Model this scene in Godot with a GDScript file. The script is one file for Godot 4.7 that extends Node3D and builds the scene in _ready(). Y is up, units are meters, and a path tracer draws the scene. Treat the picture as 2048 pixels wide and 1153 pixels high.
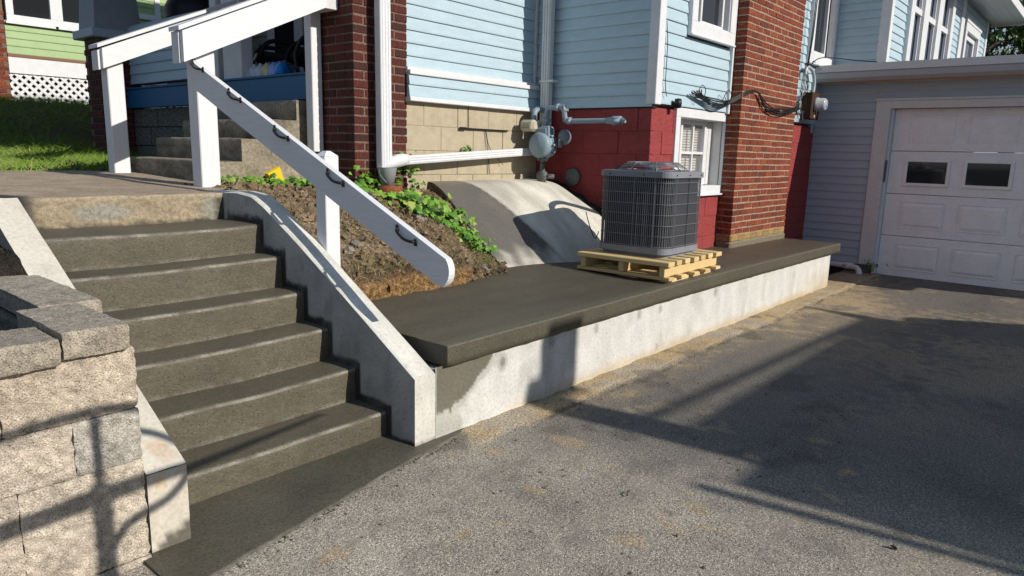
extends Node3D
# ---------------------------------------------------------------- helpers
var nz := FastNoiseLite.new()
var rng := RandomNumberGenerator.new()
var taken := {}
var M := {}
var T := {}

func n(x: float, y: float, z: float, f: float) -> float:
	return nz.get_noise_3d(x * f, y * f, z * f)
func sm(a: float, b: float, x: float) -> float:
	return smoothstep(a, b, x)
func mixc(a: Color, b: Color, t: float) -> Color:
	return a.lerp(b, clampf(t, 0.0, 1.0))
func rnd(a: float, b: float) -> float:
	return rng.randf_range(a, b)
func numbered(s: String) -> String:
	if not taken.has(s):
		taken[s] = 0
		return s
	taken[s] += 1
	return "%s_%03d" % [s, taken[s]]
func tag(o: Node3D, label: String, category: String, group := "") -> Node3D:
	o.set_meta("label", label); o.set_meta("category", category)
	if group != "": o.set_meta("group", group)
	return o
func thing(called: String, label: String, category: String, at := Vector3.ZERO, turn := 0.0, group := "") -> Node3D:
	var o := Node3D.new()
	o.name = numbered(called); add_child(o)
	o.position = at; o.rotation.y = turn
	tag(o, label, category, group)
	return o
func part(p: Node, called: String, mesh, mat: Material) -> MeshInstance3D:
	var o := MeshInstance3D.new()
	o.mesh = done(mesh) if mesh is SurfaceTool else mesh
	o.material_override = mat
	o.name = numbered(called) if p == self else called
	p.add_child(o, true)
	return o
func struct(called: String, mesh, mat: Material) -> MeshInstance3D:
	var o := part(self, called, mesh, mat)
	o.set_meta("kind", "structure")
	return o
func S(smooth := false, col = null) -> SurfaceTool:
	var st := SurfaceTool.new()
	st.begin(Mesh.PRIMITIVE_TRIANGLES)
	st.set_smooth_group(0 if smooth else -1)
	if col != null: st.set_color(col)
	return st
func done(st: SurfaceTool) -> Mesh:
	st.generate_normals()
	return st.commit()
func tri(st: SurfaceTool, a: Vector3, b: Vector3, c: Vector3, ctr: Vector3) -> void:
	var nn := (b - a).cross(c - a)
	if nn.dot((a + b + c) / 3.0 - ctr) > 0.0:
		st.add_vertex(a); st.add_vertex(c); st.add_vertex(b)
	else:
		st.add_vertex(a); st.add_vertex(b); st.add_vertex(c)
func quad(st: SurfaceTool, a: Vector3, b: Vector3, c: Vector3, d: Vector3, ctr: Vector3) -> void:
	tri(st, a, b, c, ctr); tri(st, a, c, d, ctr)
func hexa(st: SurfaceTool, p: Array) -> void:
	var ctr := Vector3.ZERO
	for q in p: ctr += q
	ctr /= 8.0
	quad(st, p[0], p[1], p[2], p[3], ctr); quad(st, p[4], p[5], p[6], p[7], ctr)
	for i in 4:
		var j := (i + 1) % 4
		quad(st, p[i], p[j], p[j + 4], p[i + 4], ctr)
func bx(st: SurfaceTool, c: Vector3, s: Vector3, b := 0.0, xf := Transform3D.IDENTITY) -> void:
	var h := s * 0.5
	if b <= 0.0:
		var q := []
		for k in [[-1, -1, -1], [1, -1, -1], [1, -1, 1], [-1, -1, 1], [-1, 1, -1], [1, 1, -1], [1, 1, 1], [-1, 1, 1]]:
			q.append(xf * (c + Vector3(k[0] * h.x, k[1] * h.y, k[2] * h.z)))
		hexa(st, q)
		return
	b = minf(b, minf(h.x, minf(h.y, h.z)) * 0.9)
	var i := h - Vector3(b, b, b)
	var ctr := xf * c
	for s1 in [-1, 1]:
		quad(st, xf * (c + Vector3(s1 * h.x, -i.y, -i.z)), xf * (c + Vector3(s1 * h.x, i.y, -i.z)), xf * (c + Vector3(s1 * h.x, i.y, i.z)), xf * (c + Vector3(s1 * h.x, -i.y, i.z)), ctr)
		quad(st, xf * (c + Vector3(-i.x, s1 * h.y, -i.z)), xf * (c + Vector3(i.x, s1 * h.y, -i.z)), xf * (c + Vector3(i.x, s1 * h.y, i.z)), xf * (c + Vector3(-i.x, s1 * h.y, i.z)), ctr)
		quad(st, xf * (c + Vector3(-i.x, -i.y, s1 * h.z)), xf * (c + Vector3(i.x, -i.y, s1 * h.z)), xf * (c + Vector3(i.x, i.y, s1 * h.z)), xf * (c + Vector3(-i.x, i.y, s1 * h.z)), ctr)
		for s2 in [-1, 1]:
			quad(st, xf * (c + Vector3(s1 * h.x, s2 * i.y, -i.z)), xf * (c + Vector3(s1 * h.x, s2 * i.y, i.z)), xf * (c + Vector3(s1 * i.x, s2 * h.y, i.z)), xf * (c + Vector3(s1 * i.x, s2 * h.y, -i.z)), ctr)
			quad(st, xf * (c + Vector3(s1 * h.x, -i.y, s2 * i.z)), xf * (c + Vector3(s1 * h.x, i.y, s2 * i.z)), xf * (c + Vector3(s1 * i.x, i.y, s2 * h.z)), xf * (c + Vector3(s1 * i.x, -i.y, s2 * h.z)), ctr)
			quad(st, xf * (c + Vector3(-i.x, s1 * h.y, s2 * i.z)), xf * (c + Vector3(i.x, s1 * h.y, s2 * i.z)), xf * (c + Vector3(i.x, s1 * i.y, s2 * h.z)), xf * (c + Vector3(-i.x, s1 * i.y, s2 * h.z)), ctr)
			for s3 in [-1, 1]:
				tri(st, xf * (c + Vector3(s1 * h.x, s2 * i.y, s3 * i.z)), xf * (c + Vector3(s1 * i.x, s2 * h.y, s3 * i.z)), xf * (c + Vector3(s1 * i.x, s2 * i.y, s3 * h.z)), ctr)
func B(x0: float, x1: float, y0: float, y1: float, z0: float, z1: float, b := 0.0) -> Mesh:
	var st := S()
	bx(st, Vector3((x0 + x1) / 2, (y0 + y1) / 2, (z0 + z1) / 2), Vector3(absf(x1 - x0), absf(y1 - y0), absf(z1 - z0)), b)
	return done(st)
func bb(st: SurfaceTool, x0: float, x1: float, y0: float, y1: float, z0: float, z1: float, b := 0.0) -> void:
	bx(st, Vector3((x0 + x1) / 2, (y0 + y1) / 2, (z0 + z1) / 2), Vector3(absf(x1 - x0), absf(y1 - y0), absf(z1 - z0)), b)
func tube(st: SurfaceTool, pts: Array, r, k := 8, caps := true) -> void:
	var rings := []
	var up := Vector3.ZERO
	for i in pts.size():
		var d: Vector3 = (pts[mini(i + 1, pts.size() - 1)] - pts[maxi(i - 1, 0)]).normalized()
		if up == Vector3.ZERO:
			up = Vector3.UP if absf(d.y) < 0.9 else Vector3.RIGHT
		var sd := d.cross(up).normalized()
		up = sd.cross(d).normalized()
		var rr: float = r[i] if r is Array else r
		var ring := []
		for j in k:
			var a := TAU * j / k
			ring.append(pts[i] + (sd * cos(a) + up * sin(a)) * rr)
		rings.append(ring)
	for i in rings.size() - 1:
		var ctr: Vector3 = (pts[i] + pts[i + 1]) / 2
		for j in k:
			var j2 := (j + 1) % k
			quad(st, rings[i][j], rings[i][j2], rings[i + 1][j2], rings[i + 1][j], ctr)
	if caps:
		for e in [0, rings.size() - 1]:
			var inner: Vector3 = pts[1] if e == 0 else pts[e - 1]
			for j in range(1, k - 1): tri(st, rings[e][0], rings[e][j], rings[e][j + 1], inner)
func bend(pts: Array, r: float, k := 5) -> Array:
	var out := [pts[0]]
	for i in range(1, pts.size() - 1):
		var a: Vector3 = pts[i] + (pts[i - 1] - pts[i]).normalized() * r
		var c: Vector3 = pts[i] + (pts[i + 1] - pts[i]).normalized() * r
		for j in k + 1:
			var t := float(j) / k
			out.append(a.lerp(pts[i], t).lerp((pts[i] as Vector3).lerp(c, t), t))
	out.append(pts[-1])
	return out
func spline(pts: Array, k := 8) -> Array:
	var out := []
	for i in pts.size() - 1:
		var p0: Vector3 = pts[maxi(i - 1, 0)]; var p1: Vector3 = pts[i]
		var p2: Vector3 = pts[i + 1]; var p3: Vector3 = pts[mini(i + 2, pts.size() - 1)]
		for j in k: out.append(p1.cubic_interpolate(p2, p0, p3, float(j) / k))
	out.append(pts[-1])
	return out
func lathe(st: SurfaceTool, prof: Array, k: int, xf := Transform3D.IDENTITY) -> void:
	for i in prof.size() - 1:
		var ym: float = (prof[i].y + prof[i + 1].y) / 2
		var ctr := Vector3(0, ym, 0)
		if absf(prof[i].y - prof[i + 1].y) < 0.0005:
			ctr.y = ym - 0.05 if i > prof.size() / 2 else ym + 0.05
		for j in k:
			var a := TAU * j / k; var b := TAU * (j + 1) / k
			var p := Vector3(cos(a) * prof[i].x, prof[i].y, sin(a) * prof[i].x); var q := Vector3(cos(b) * prof[i].x, prof[i].y, sin(b) * prof[i].x)
			var p2 := Vector3(cos(a) * prof[i + 1].x, prof[i + 1].y, sin(a) * prof[i + 1].x); var q2 := Vector3(cos(b) * prof[i + 1].x, prof[i + 1].y, sin(b) * prof[i + 1].x)
			if prof[i].x > 0.0001: tri(st, xf * p, xf * q, xf * q2, xf * ctr)
			if prof[i + 1].x > 0.0001: tri(st, xf * p, xf * q2, xf * p2, xf * ctr)
# a 2D outline pushed from a0 to a1; how(p, a) places a point
func prism(st: SurfaceTool, poly: PackedVector2Array, a0: float, a1: float, how: Callable) -> void:
	if Geometry2D.is_polygon_clockwise(poly): poly.reverse()
	var ids := Geometry2D.triangulate_polygon(poly)
	var mid: float = (a0 + a1) / 2
	for i in range(0, ids.size(), 3):
		for a in [a0, a1]:
			var p: Vector3 = how.call(poly[ids[i]], a); var q: Vector3 = how.call(poly[ids[i + 1]], a); var r: Vector3 = how.call(poly[ids[i + 2]], a)
			tri(st, p, q, r, how.call((poly[ids[i]] + poly[ids[i + 1]] + poly[ids[i + 2]]) / 3.0, mid))
	for i in poly.size():
		var p := poly[i]; var q := poly[(i + 1) % poly.size()]
		var o := Vector2((q - p).y, -(q - p).x).normalized() * 0.001
		quad(st, how.call(p, a0), how.call(q, a0), how.call(q, a1), how.call(p, a1), how.call((p + q) / 2 - o, mid))
func along_x(p: Vector2, a: float) -> Vector3: return Vector3(a, p.y, p.x)   # outline in (z, y)
func along_z(p: Vector2, a: float) -> Vector3: return Vector3(p.x, p.y, a)   # outline in (x, y)
func along_y(p: Vector2, a: float) -> Vector3: return Vector3(p.x, a, p.y)   # outline in (x, z)
# a coloured sheet: f(u, v) returns [position, colour]; up tells which side is out
func sheet(us: Array, vs: Array, f: Callable, out: Vector3) -> Mesh:
	var st := SurfaceTool.new()
	st.begin(Mesh.PRIMITIVE_TRIANGLES); st.set_smooth_group(0)
	var pts := []
	for v in vs:
		for u in us:
			var r: Array = f.call(u, v)
			st.set_color(r[1]); st.add_vertex(r[0]); pts.append(r[0])
	var w := us.size()
	var flip := ((pts[1] - pts[0]) as Vector3).cross(pts[w] - pts[0]).dot(out) > 0.0
	for j in vs.size() - 1:
		for i in w - 1:
			var a := j * w + i
			for k in ([a, a + w, a + 1, a + 1, a + w, a + w + 1] if flip else [a, a + 1, a + w, a + 1, a + w + 1, a + w]): st.add_index(k)
	st.generate_normals()
	return st.commit()
func steps(a: float, b: float, d: float) -> Array:
	var k := maxi(1, int(ceil(absf(b - a) / d)))
	var o := []
	for i in k + 1: o.append(lerpf(a, b, float(i) / k))
	return o
# ---------------------------------------------------------------- materials
func noise_bytes(sd: int, f: float, oct: int, cell := false) -> PackedByteArray:
	var q := FastNoiseLite.new()
	q.seed = sd; q.frequency = f; q.fractal_octaves = oct
	q.noise_type = FastNoiseLite.TYPE_CELLULAR if cell else FastNoiseLite.TYPE_SIMPLEX_SMOOTH
	var im := q.get_seamless_image(512, 512)
	im.convert(Image.FORMAT_L8)
	return im.get_data()
# grey map lo..1 from a coarse and a fine noise, with dark pits and light grains
func grain(sd: int, f1: float, f2: float, lo: float, w: float, pit := 0.0, light := 0.0) -> Image:
	var a := noise_bytes(sd, f1, 4); var b := noise_bytes(sd + 7, f2, 3); var c := noise_bytes(sd + 13, 0.11, 1)
	var o := PackedByteArray(); o.resize(512 * 512)
	var k := 1.0 / 255.0
	for i in o.size():
		var t := (a[i] * (1.0 - w) + b[i] * w) * k
		var v := lo + (1.0 - lo) * clampf((t - 0.25) * 2.0, 0.0, 1.0)
		var s := c[i] * k
		if pit > 0.0 and s < 0.22: v *= 1.0 - pit * clampf((0.22 - s) * 8.0, 0.0, 1.0)
		if light > 0.0 and s > 0.76: v += light * clampf((s - 0.76) * 8.0, 0.0, 1.0)
		o[i] = int(clampf(v, 0.0, 1.0) * 255.0)
	return Image.create_from_data(512, 512, false, Image.FORMAT_L8, o)
func itex(im: Image) -> ImageTexture:
	return ImageTexture.create_from_image(im)
func ntex(im: Image, k: float) -> ImageTexture:
	var q := im.duplicate() as Image
	q.convert(Image.FORMAT_RGBA8)
	q.bump_map_to_normal_map(k)
	return ImageTexture.create_from_image(q)
func mat(c: Color, rough := 0.8, tex = null, scale = 1.0, nrm = null, ns := 1.0, vc := false) -> StandardMaterial3D:
	var m := StandardMaterial3D.new()
	m.albedo_color = c.linear_to_srgb()
	m.roughness = rough
	m.metallic_specular = 0.4
	if tex != null:
		m.albedo_texture = tex
	if tex != null or nrm != null:
		m.uv1_triplanar = true; m.uv1_world_triplanar = true
		m.uv1_scale = scale if scale is Vector3 else Vector3.ONE * scale
		m.uv1_triplanar_sharpness = 4.0
	if nrm != null:
		m.normal_enabled = true; m.normal_texture = nrm; m.normal_scale = ns
	m.vertex_color_use_as_albedo = vc
	m.cull_mode = BaseMaterial3D.CULL_DISABLED
	return m
func L(r: float, g: float, b: float) -> Color: return Color(r, g, b)
func materials() -> void:
	var gc := grain(3, 0.012, 0.09, 0.72, 0.5, 0.25, 0.0)
	var ga := grain(11, 0.05, 0.24, 0.42, 0.75, 0.45, 0.5)
	var gs := grain(21, 0.03, 0.16, 0.3, 0.6, 0.5, 0.2)
	var gw := grain(31, 0.015, 0.10, 0.94, 0.6)
	var gq := grain(61, 0.008, 0.10, 0.90, 0.55, 0.07, 0.0)
	var gk := grain(81, 0.03, 0.2, 0.74, 0.75, 0.25, 0.35)
	var gr := grain(41, 0.03, 0.1, 0.45, 0.5, 0.4, 0.2)
	var gt := grain(71, 0.02, 0.14, 0.68, 0.6, 0.3, 0.1)
	var gb := grain(51, 0.02, 0.12, 0.55, 0.5, 0.3, 0.0)
	T.conc = itex(gc); T.soft = itex(gq); T.spark = itex(gk); T.nspark = ntex(gk, 4.0); T.stone = itex(gt); T.nsoft = ntex(gq, 3.0); T.asph = itex(ga); T.soil = itex(gs); T.wood = itex(gw); T.rock = itex(gr); T.brick = itex(gb)
	T.nconc = ntex(gc, 3.0); T.nasph = ntex(ga, 6.0); T.nsoil = ntex(gs, 8.0); T.nrock = ntex(gr, 9.0); T.nbrick = ntex(gb, 6.0); T.nwood = ntex(gw, 3.0)
	var W := Color.WHITE
	M.asphalt = mat(W, 0.9, T.asph, 1.7, T.nasph, 0.45, true)
	M.wet = mat(W, 0.55, T.spark, Vector3(0.9, 2.4, 2.4), T.nspark, 0.3, true)
	M.conc = mat(W, 0.85, T.soft, 0.8, T.nsoft, 0.22, true)
	M.oldconc = mat(W, 0.92, T.stone, 2.6, T.nrock, 0.3, true)
	M.soil = mat(W, 0.95, T.soil, 1.6, T.nsoil, 0.9, true)
	M.stone = mat(W, 0.93, T.stone, 2.2, T.nrock, 0.9, true)
	M.clod = mat(W, 0.95, T.rock, 6.0, T.nrock, 0.8, true)
	M.white_x = mat(L(.73, .74, .77), 0.5, T.wood, Vector3(0.5, 5, 5), T.nwood, 0.2)
	M.white_y = mat(L(.73, .74, .77), 0.5, T.wood, Vector3(5, 0.5, 5), T.nwood, 0.2)
	M.white_z = mat(L(.72, .73, .76), 0.5, T.wood, Vector3(5, 5, 0.5), T.nwood, 0.2)
	M.trim = mat(L(.72, .73, .76), 0.45, T.wood, 0.7)
	M.trim_dull = mat(L(.66, .66, .66), 0.55, T.wood, 0.7)
	M.blue = mat(L(.44, .575, .655), 0.5, T.wood, Vector3(.4, 2, .4))
	M.grey_side = mat(L(.42, .48, .55), 0.5, T.wood, Vector3(.4, 2, .4))
	M.green = mat(L(.34, .47, .23), 0.55, T.wood, 0.6)
	M.porch_blue = mat(L(.015, .12, .27), 0.5, T.wood, 1.0)
	M.red = mat(L(.37, .060, .060), 0.6, T.soft, 1.6, T.nrock, 1.2)
	M.tan_block = mat(L(.48, .415, .30), 0.92, T.soft, 2.2, T.nrock, 0.35)
	M.grey_block = mat(L(.26, .25, .22), 0.92, T.rock, 1.8, T.nrock, 0.6)
	M.mortar = mat(L(.72, .52, .38), 0.95, T.rock, 4.0, T.nrock, 0.6)
	M.mortar_dark = mat(L(.36, .25, .19), 0.95, T.rock, 4.0, T.nrock, 0.6)
	M.bricks = []
	for c in [L(.36, .085, .042), L(.29, .068, .036), L(.42, .11, .048), L(.23, .062, .040), L(.33, .074, .038)]: M.bricks.append(mat(c, 0.85, T.brick, 3.0, T.nbrick, 0.5))
	M.rugs = []
	for c in [L(.16, .040, .030), L(.13, .034, .028), L(.20, .048, .034), L(.10, .036, .032)]: M.rugs.append(mat(c, 0.85, T.brick, Vector3(9, 1.2, 9), T.nbrick, 1.2))
	M.yellow_brick = [mat(L(.58, .38, .13), 0.9, T.brick, 3.0, T.nbrick, 0.6), mat(L(.50, .33, .15), 0.9, T.brick, 3.0, T.nbrick, 0.6)]
	M.door = mat(L(.86, .85, .86), 0.5, T.wood, 0.6)
	M.glass = mat(Color(.02, .022, .025), 0.03); M.glass.metallic_specular = 0.6
	M.glass_sky = mat(Color(.36, .43, .54), 0.03); M.glass_sky.metallic = 0.9
	M.black = mat(L(.012, .012, .014), 0.45)
	M.dark = mat(L(.02, .02, .022), 0.9)
	M.gutter = mat(L(.42, .41, .42), 0.5, T.wood, 0.8)
	M.soffit = mat(L(.55, .42, .30), 0.7, T.wood, 1.0)
	M.gas = mat(L(.25, .33, .39), 0.45, T.wood, 3.0)
	M.gas_beige = mat(L(.52, .48, .38), 0.5, T.wood, 3.0)
	M.pipe_grey = mat(L(.25, .27, .26), 0.6, T.rock, 5.0)
	M.galv = mat(L(.42, .45, .48), 0.4, T.wood, 4.0); M.galv.metallic = 0.15
	M.clay = mat(L(.42, .13, .055), 0.8, T.rock, 4.0)
	M.yellow = mat(L(.80, .52, .01), 0.55, T.wood, 5.0)
	M.ac_grey = mat(L(.23, .24, .275), 0.5, T.wood, 1.0)
	M.wire = mat(L(.24, .25, .28), 0.4); M.wire.metallic = 0.4
	M.coil = mat(L(.035, .036, .04), 0.6, T.wood, Vector3(2, 60, 2))
	M.pine = [mat(L(.68, .50, .24), 0.75, T.wood, Vector3(2, 14, 2)), mat(L(.60, .43, .20), 0.75, T.wood, Vector3(6, 9, 2)), mat(L(.73, .56, .30), 0.75, T.wood, Vector3(2, 12, 5))]
	M.pvc = mat(L(.72, .71, .68), 0.4)
	M.rust = mat(L(.10, .045, .03), 0.9, T.rock, 8.0)
	M.leaf = mat(W, 0.5, null, 1.0, null, 1.0, true); M.leaf.backlight_enabled = true; M.leaf.backlight = Color(.10, .16, .03)
	M.grass = mat(W, 0.6, null, 1.0, null, 1.0, true); M.grass.backlight_enabled = true; M.grass.backlight = Color(.14, .2, .03)
	M.lawn = mat(W, 0.95, T.soil, 3.0, T.nsoil, 0.8, true)
	M.bark = mat(L(.09, .07, .05), 0.95, T.rock, 4.0, T.nrock, 1.0)
	M.blind = mat(L(.62, .60, .56), 0.7)
	M.roofing = mat(L(.09, .085, .08), 0.9, T.asph, 2.0)
	M.plastic_blue = mat(L(.03, .32, .92), 0.2)
	M.plastic_clear = mat(L(.60, .68, .80), 0.15)
	M.cushion = mat(L(.03, .03, .035), 0.9)
# ---------------------------------------------------------------- scene
func _ready() -> void:
	nz.seed = 5; nz.frequency = 1.0; nz.fractal_octaves = 4; nz.noise_type = FastNoiseLite.TYPE_SIMPLEX
	rng.seed = 77
	var cam := Camera3D.new()
	cam.name = "camera"; add_child(cam)
	cam.transform = Transform3D(Basis(Vector3(.6513, .0241, .7585), Vector3(.1269, .9818, -.1402), Vector3(-.7481, .1875, .6364)).orthonormalized(), Vector3(0, 1.456, 0))
	cam.fov = 44.1; cam.near = 0.05; cam.far = 600.0; cam.current = true
	var sky := ProceduralSkyMaterial.new()
	sky.sky_top_color = Color(.45, .54, .66); sky.sky_horizon_color = Color(.74, .77, .80); sky.sky_curve = 0.12
	sky.ground_bottom_color = Color(.10, .09, .08); sky.ground_horizon_color = Color(.45, .47, .48)
	sky.sky_energy_multiplier = 0.82
	var env := Environment.new()
	env.background_mode = Environment.BG_SKY
	env.sky = Sky.new(); env.sky.sky_material = sky
	env.tonemap_mode = Environment.TONE_MAPPER_LINEAR
	env.tonemap_exposure = 1.5
	env.sdfgi_enabled = true; env.ssao_enabled = true; env.ssil_enabled = true
	var we := WorldEnvironment.new()
	we.name = "world"; we.environment = env; add_child(we)
	var sun := DirectionalLight3D.new()
	sun.name = "sun"; add_child(sun)
	sun.look_at_from_position(Vector3.ZERO, Vector3(-.15, -.54, -1.0), Vector3.UP)
	sun.light_color = Color(1.0, .97, .92); sun.light_energy = 1.0; sun.light_angular_distance = 0.3
	sun.shadow_enabled = true
	materials()
	ground()
	stairs()
	walkway()
	porch_stairs()
	blue_house()
	garage()
	chimney()
	pillar()
	railings()
	stone_wall()
	green_house()
	neighbour()
	services()
	air_conditioner()
	bed_things()
	plants()

const WETC := Color(.142, .126, .092)
const DUST := Color(.78, .59, .36)

func ground() -> void:
	var st := S()
	bb(st, -220, 220, -.5, -.03, -260, 160)
	struct("ground", st, mat(L(.10, .11, .06), .95, T.soil, .5))
	var xs := steps(-9, .5, 1.0) + steps(.53, 5.0, .022) + steps(5.025, 10.1, .028) + steps(10.6, 16, 1.0)
	var zs := steps(-2.72, -.6, .022) + steps(-.57, .6, .033) + steps(.9, 22, 1.2)
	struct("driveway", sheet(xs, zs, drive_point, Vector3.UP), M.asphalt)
	# lawn and bank beyond the landing
	var f := func(x, z):
		var y: float = lawn_y(x, z)
		var c := mixc(Color(.055, .075, .02), Color(.10, .075, .04), .5 + n(x, 0, z, 1.7))
		return [Vector3(x, y, z), c]
	struct("lawn", sheet(steps(-6, 7.0, .15), steps(-6.55, -16, .15), f, Vector3.UP), M.lawn)
	grass_on("lawn_grass", -2.0, 3.45, -6.62, -9.6, 15000, .045, .10)
	grass_on("bank_grass", .6, 5.0, -9.4, -13.0, 9000, .05, .11)

func lawn_y(x: float, z: float) -> float:
	var y := 1.205 + .05 * maxf(0.0, -6.7 - z)
	y = lerpf(y, 1.33, sm(-8.3, -9.3, z))
	y += .70 * sm(-9.0, -12.7, z)
	return y + n(x, 0, z, 1.1) * .03

func grass_on(called: String, x0: float, x1: float, z0: float, z1: float, count: int, h0: float, h1: float) -> void:
	var st := S(false, Color.WHITE)
	var p := [Vector3(-.004, 0, 0), Vector3(.004, 0, 0), Vector3(.003, .55, .06), Vector3(-.003, .55, .06), Vector3(0, 1, .22)]
	for k in [[0, 1, 2], [0, 2, 3], [3, 2, 4]]:
		for i in k: st.add_vertex(p[i])
	var mm := MultiMesh.new()
	mm.transform_format = MultiMesh.TRANSFORM_3D; mm.use_colors = true
	mm.mesh = done(st); mm.instance_count = count
	for i in count:
		var x := rnd(x0, x1); var z := rnd(z0, z1)
		var h := rnd(h0, h1) * (1.0 + .5 * n(x, 2, z, .9))
		var b := Basis(Vector3.UP, rnd(0, TAU)).scaled(Vector3(rnd(.8, 1.6), h, h))
		b = Basis(Vector3(rnd(-1, 1), 0, rnd(-1, 1)).normalized(), rnd(0, .5)) * b
		mm.set_instance_transform(i, Transform3D(b, Vector3(x, lawn_y(x, z) - .005, z)))
		var c := mixc(Color(.10, .20, .018), Color(.17, .26, .03), rng.randf())
		if rng.randf() < .08: c = Color(.30, .25, .10)
		mm.set_instance_color(i, c)
	var o := MultiMeshInstance3D.new()
	o.multimesh = mm; o.material_override = M.grass
	o.name = called; add_child(o)
	tag(o, "short green grass of the lawn beside the landing" if called == "lawn_grass" else "shaded grass growing on the bank below the white lattice", "grass")
	o.set_meta("kind", "stuff")

func drive_point(x: float, z: float) -> Array:
	var y := n(x, 0, z, .9) * .006 + n(x, 3, z, 7.0) * .0015
	var edge := -2.30 + .05 * n(x, 1, z, 1.3)                       # where the asphalt starts in front of the wall
	var med := n(x, 17, z, 9.0); var big := n(x, 0, z, .55); var fine := n(x, 5, z, 3.5)
	var c := Color(.70, .63, .525)
	c *= 1.0 + .22 * big + .22 * n(x, 8, z, 1.8)
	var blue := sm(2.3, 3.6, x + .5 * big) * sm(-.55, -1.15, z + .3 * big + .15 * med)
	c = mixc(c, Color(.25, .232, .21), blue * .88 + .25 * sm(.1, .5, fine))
	c = mixc(c, Color(.10, .094, .09), sm(2.6, 3.6, x) * sm(-1.6, -.5, z + .5 * big) * .7)  # darker asphalt over the shadowed area, some of the shade put into the colour

	var d := sm(.0, .4, big + .5 * fine + .5 * med) * .45 * sm(3.0, 7.5, x)
	d += sm(-2.0, -2.35, z) * sm(2.6, 3.6, x) * (.25 + .6 * sm(-.1, .3, fine + .6 * med))
	d += .85 * exp(-pow((x - 7.2) / 1.3, 2) - pow((z + 2.1) / .45, 2)) * (.75 + fine)
	d += .6 * sm(.40, .48, n(x, 9, z, 2.9) + .12 * med) * sm(4.5, 3.0, x)
	c = mixc(c, DUST, d)
	c = mixc(c, Color(.30, .265, .23), sm(.0, .4, n(x, 7, z, 11.0)) * .3)
	var strip := sm(edge + .035, edge - .02, z) * sm(2.35, 2.6, x)
	if strip > 0.0:
		y += strip * (.012 + .01 * n(x, 2, z, 4.0))
		c = mixc(c, mixc(Color(.84, .62, .34), Color(.80, .69, .53), sm(-.3, .3, n(x, 0, z, 2.2))), strip * (.75 + .3 * fine))
	var crack := sm(.03, .0, absf(z - edge - .02)) * sm(2.5, 2.8, x) * sm(-.15, .2, n(x, 4, 0, 3.0))
	y -= crack * .012
	c = mixc(c, Color(.05, .045, .04), crack * .6)
	var cr := absf(n(x, 12, z, .8) + .06 * n(x, 13, z, 5.0))
	c = mixc(c, Color(.11, .10, .09), .55 * sm(.012, .0, cr) * sm(.0, .3, n(x, 14, z, .7)))
	c = mixc(c, Color(.13, .12, .11), .5 * sm(.40, .55, n(x, 15, z, 1.1)))
	return [Vector3(x, y, z), c]

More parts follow.
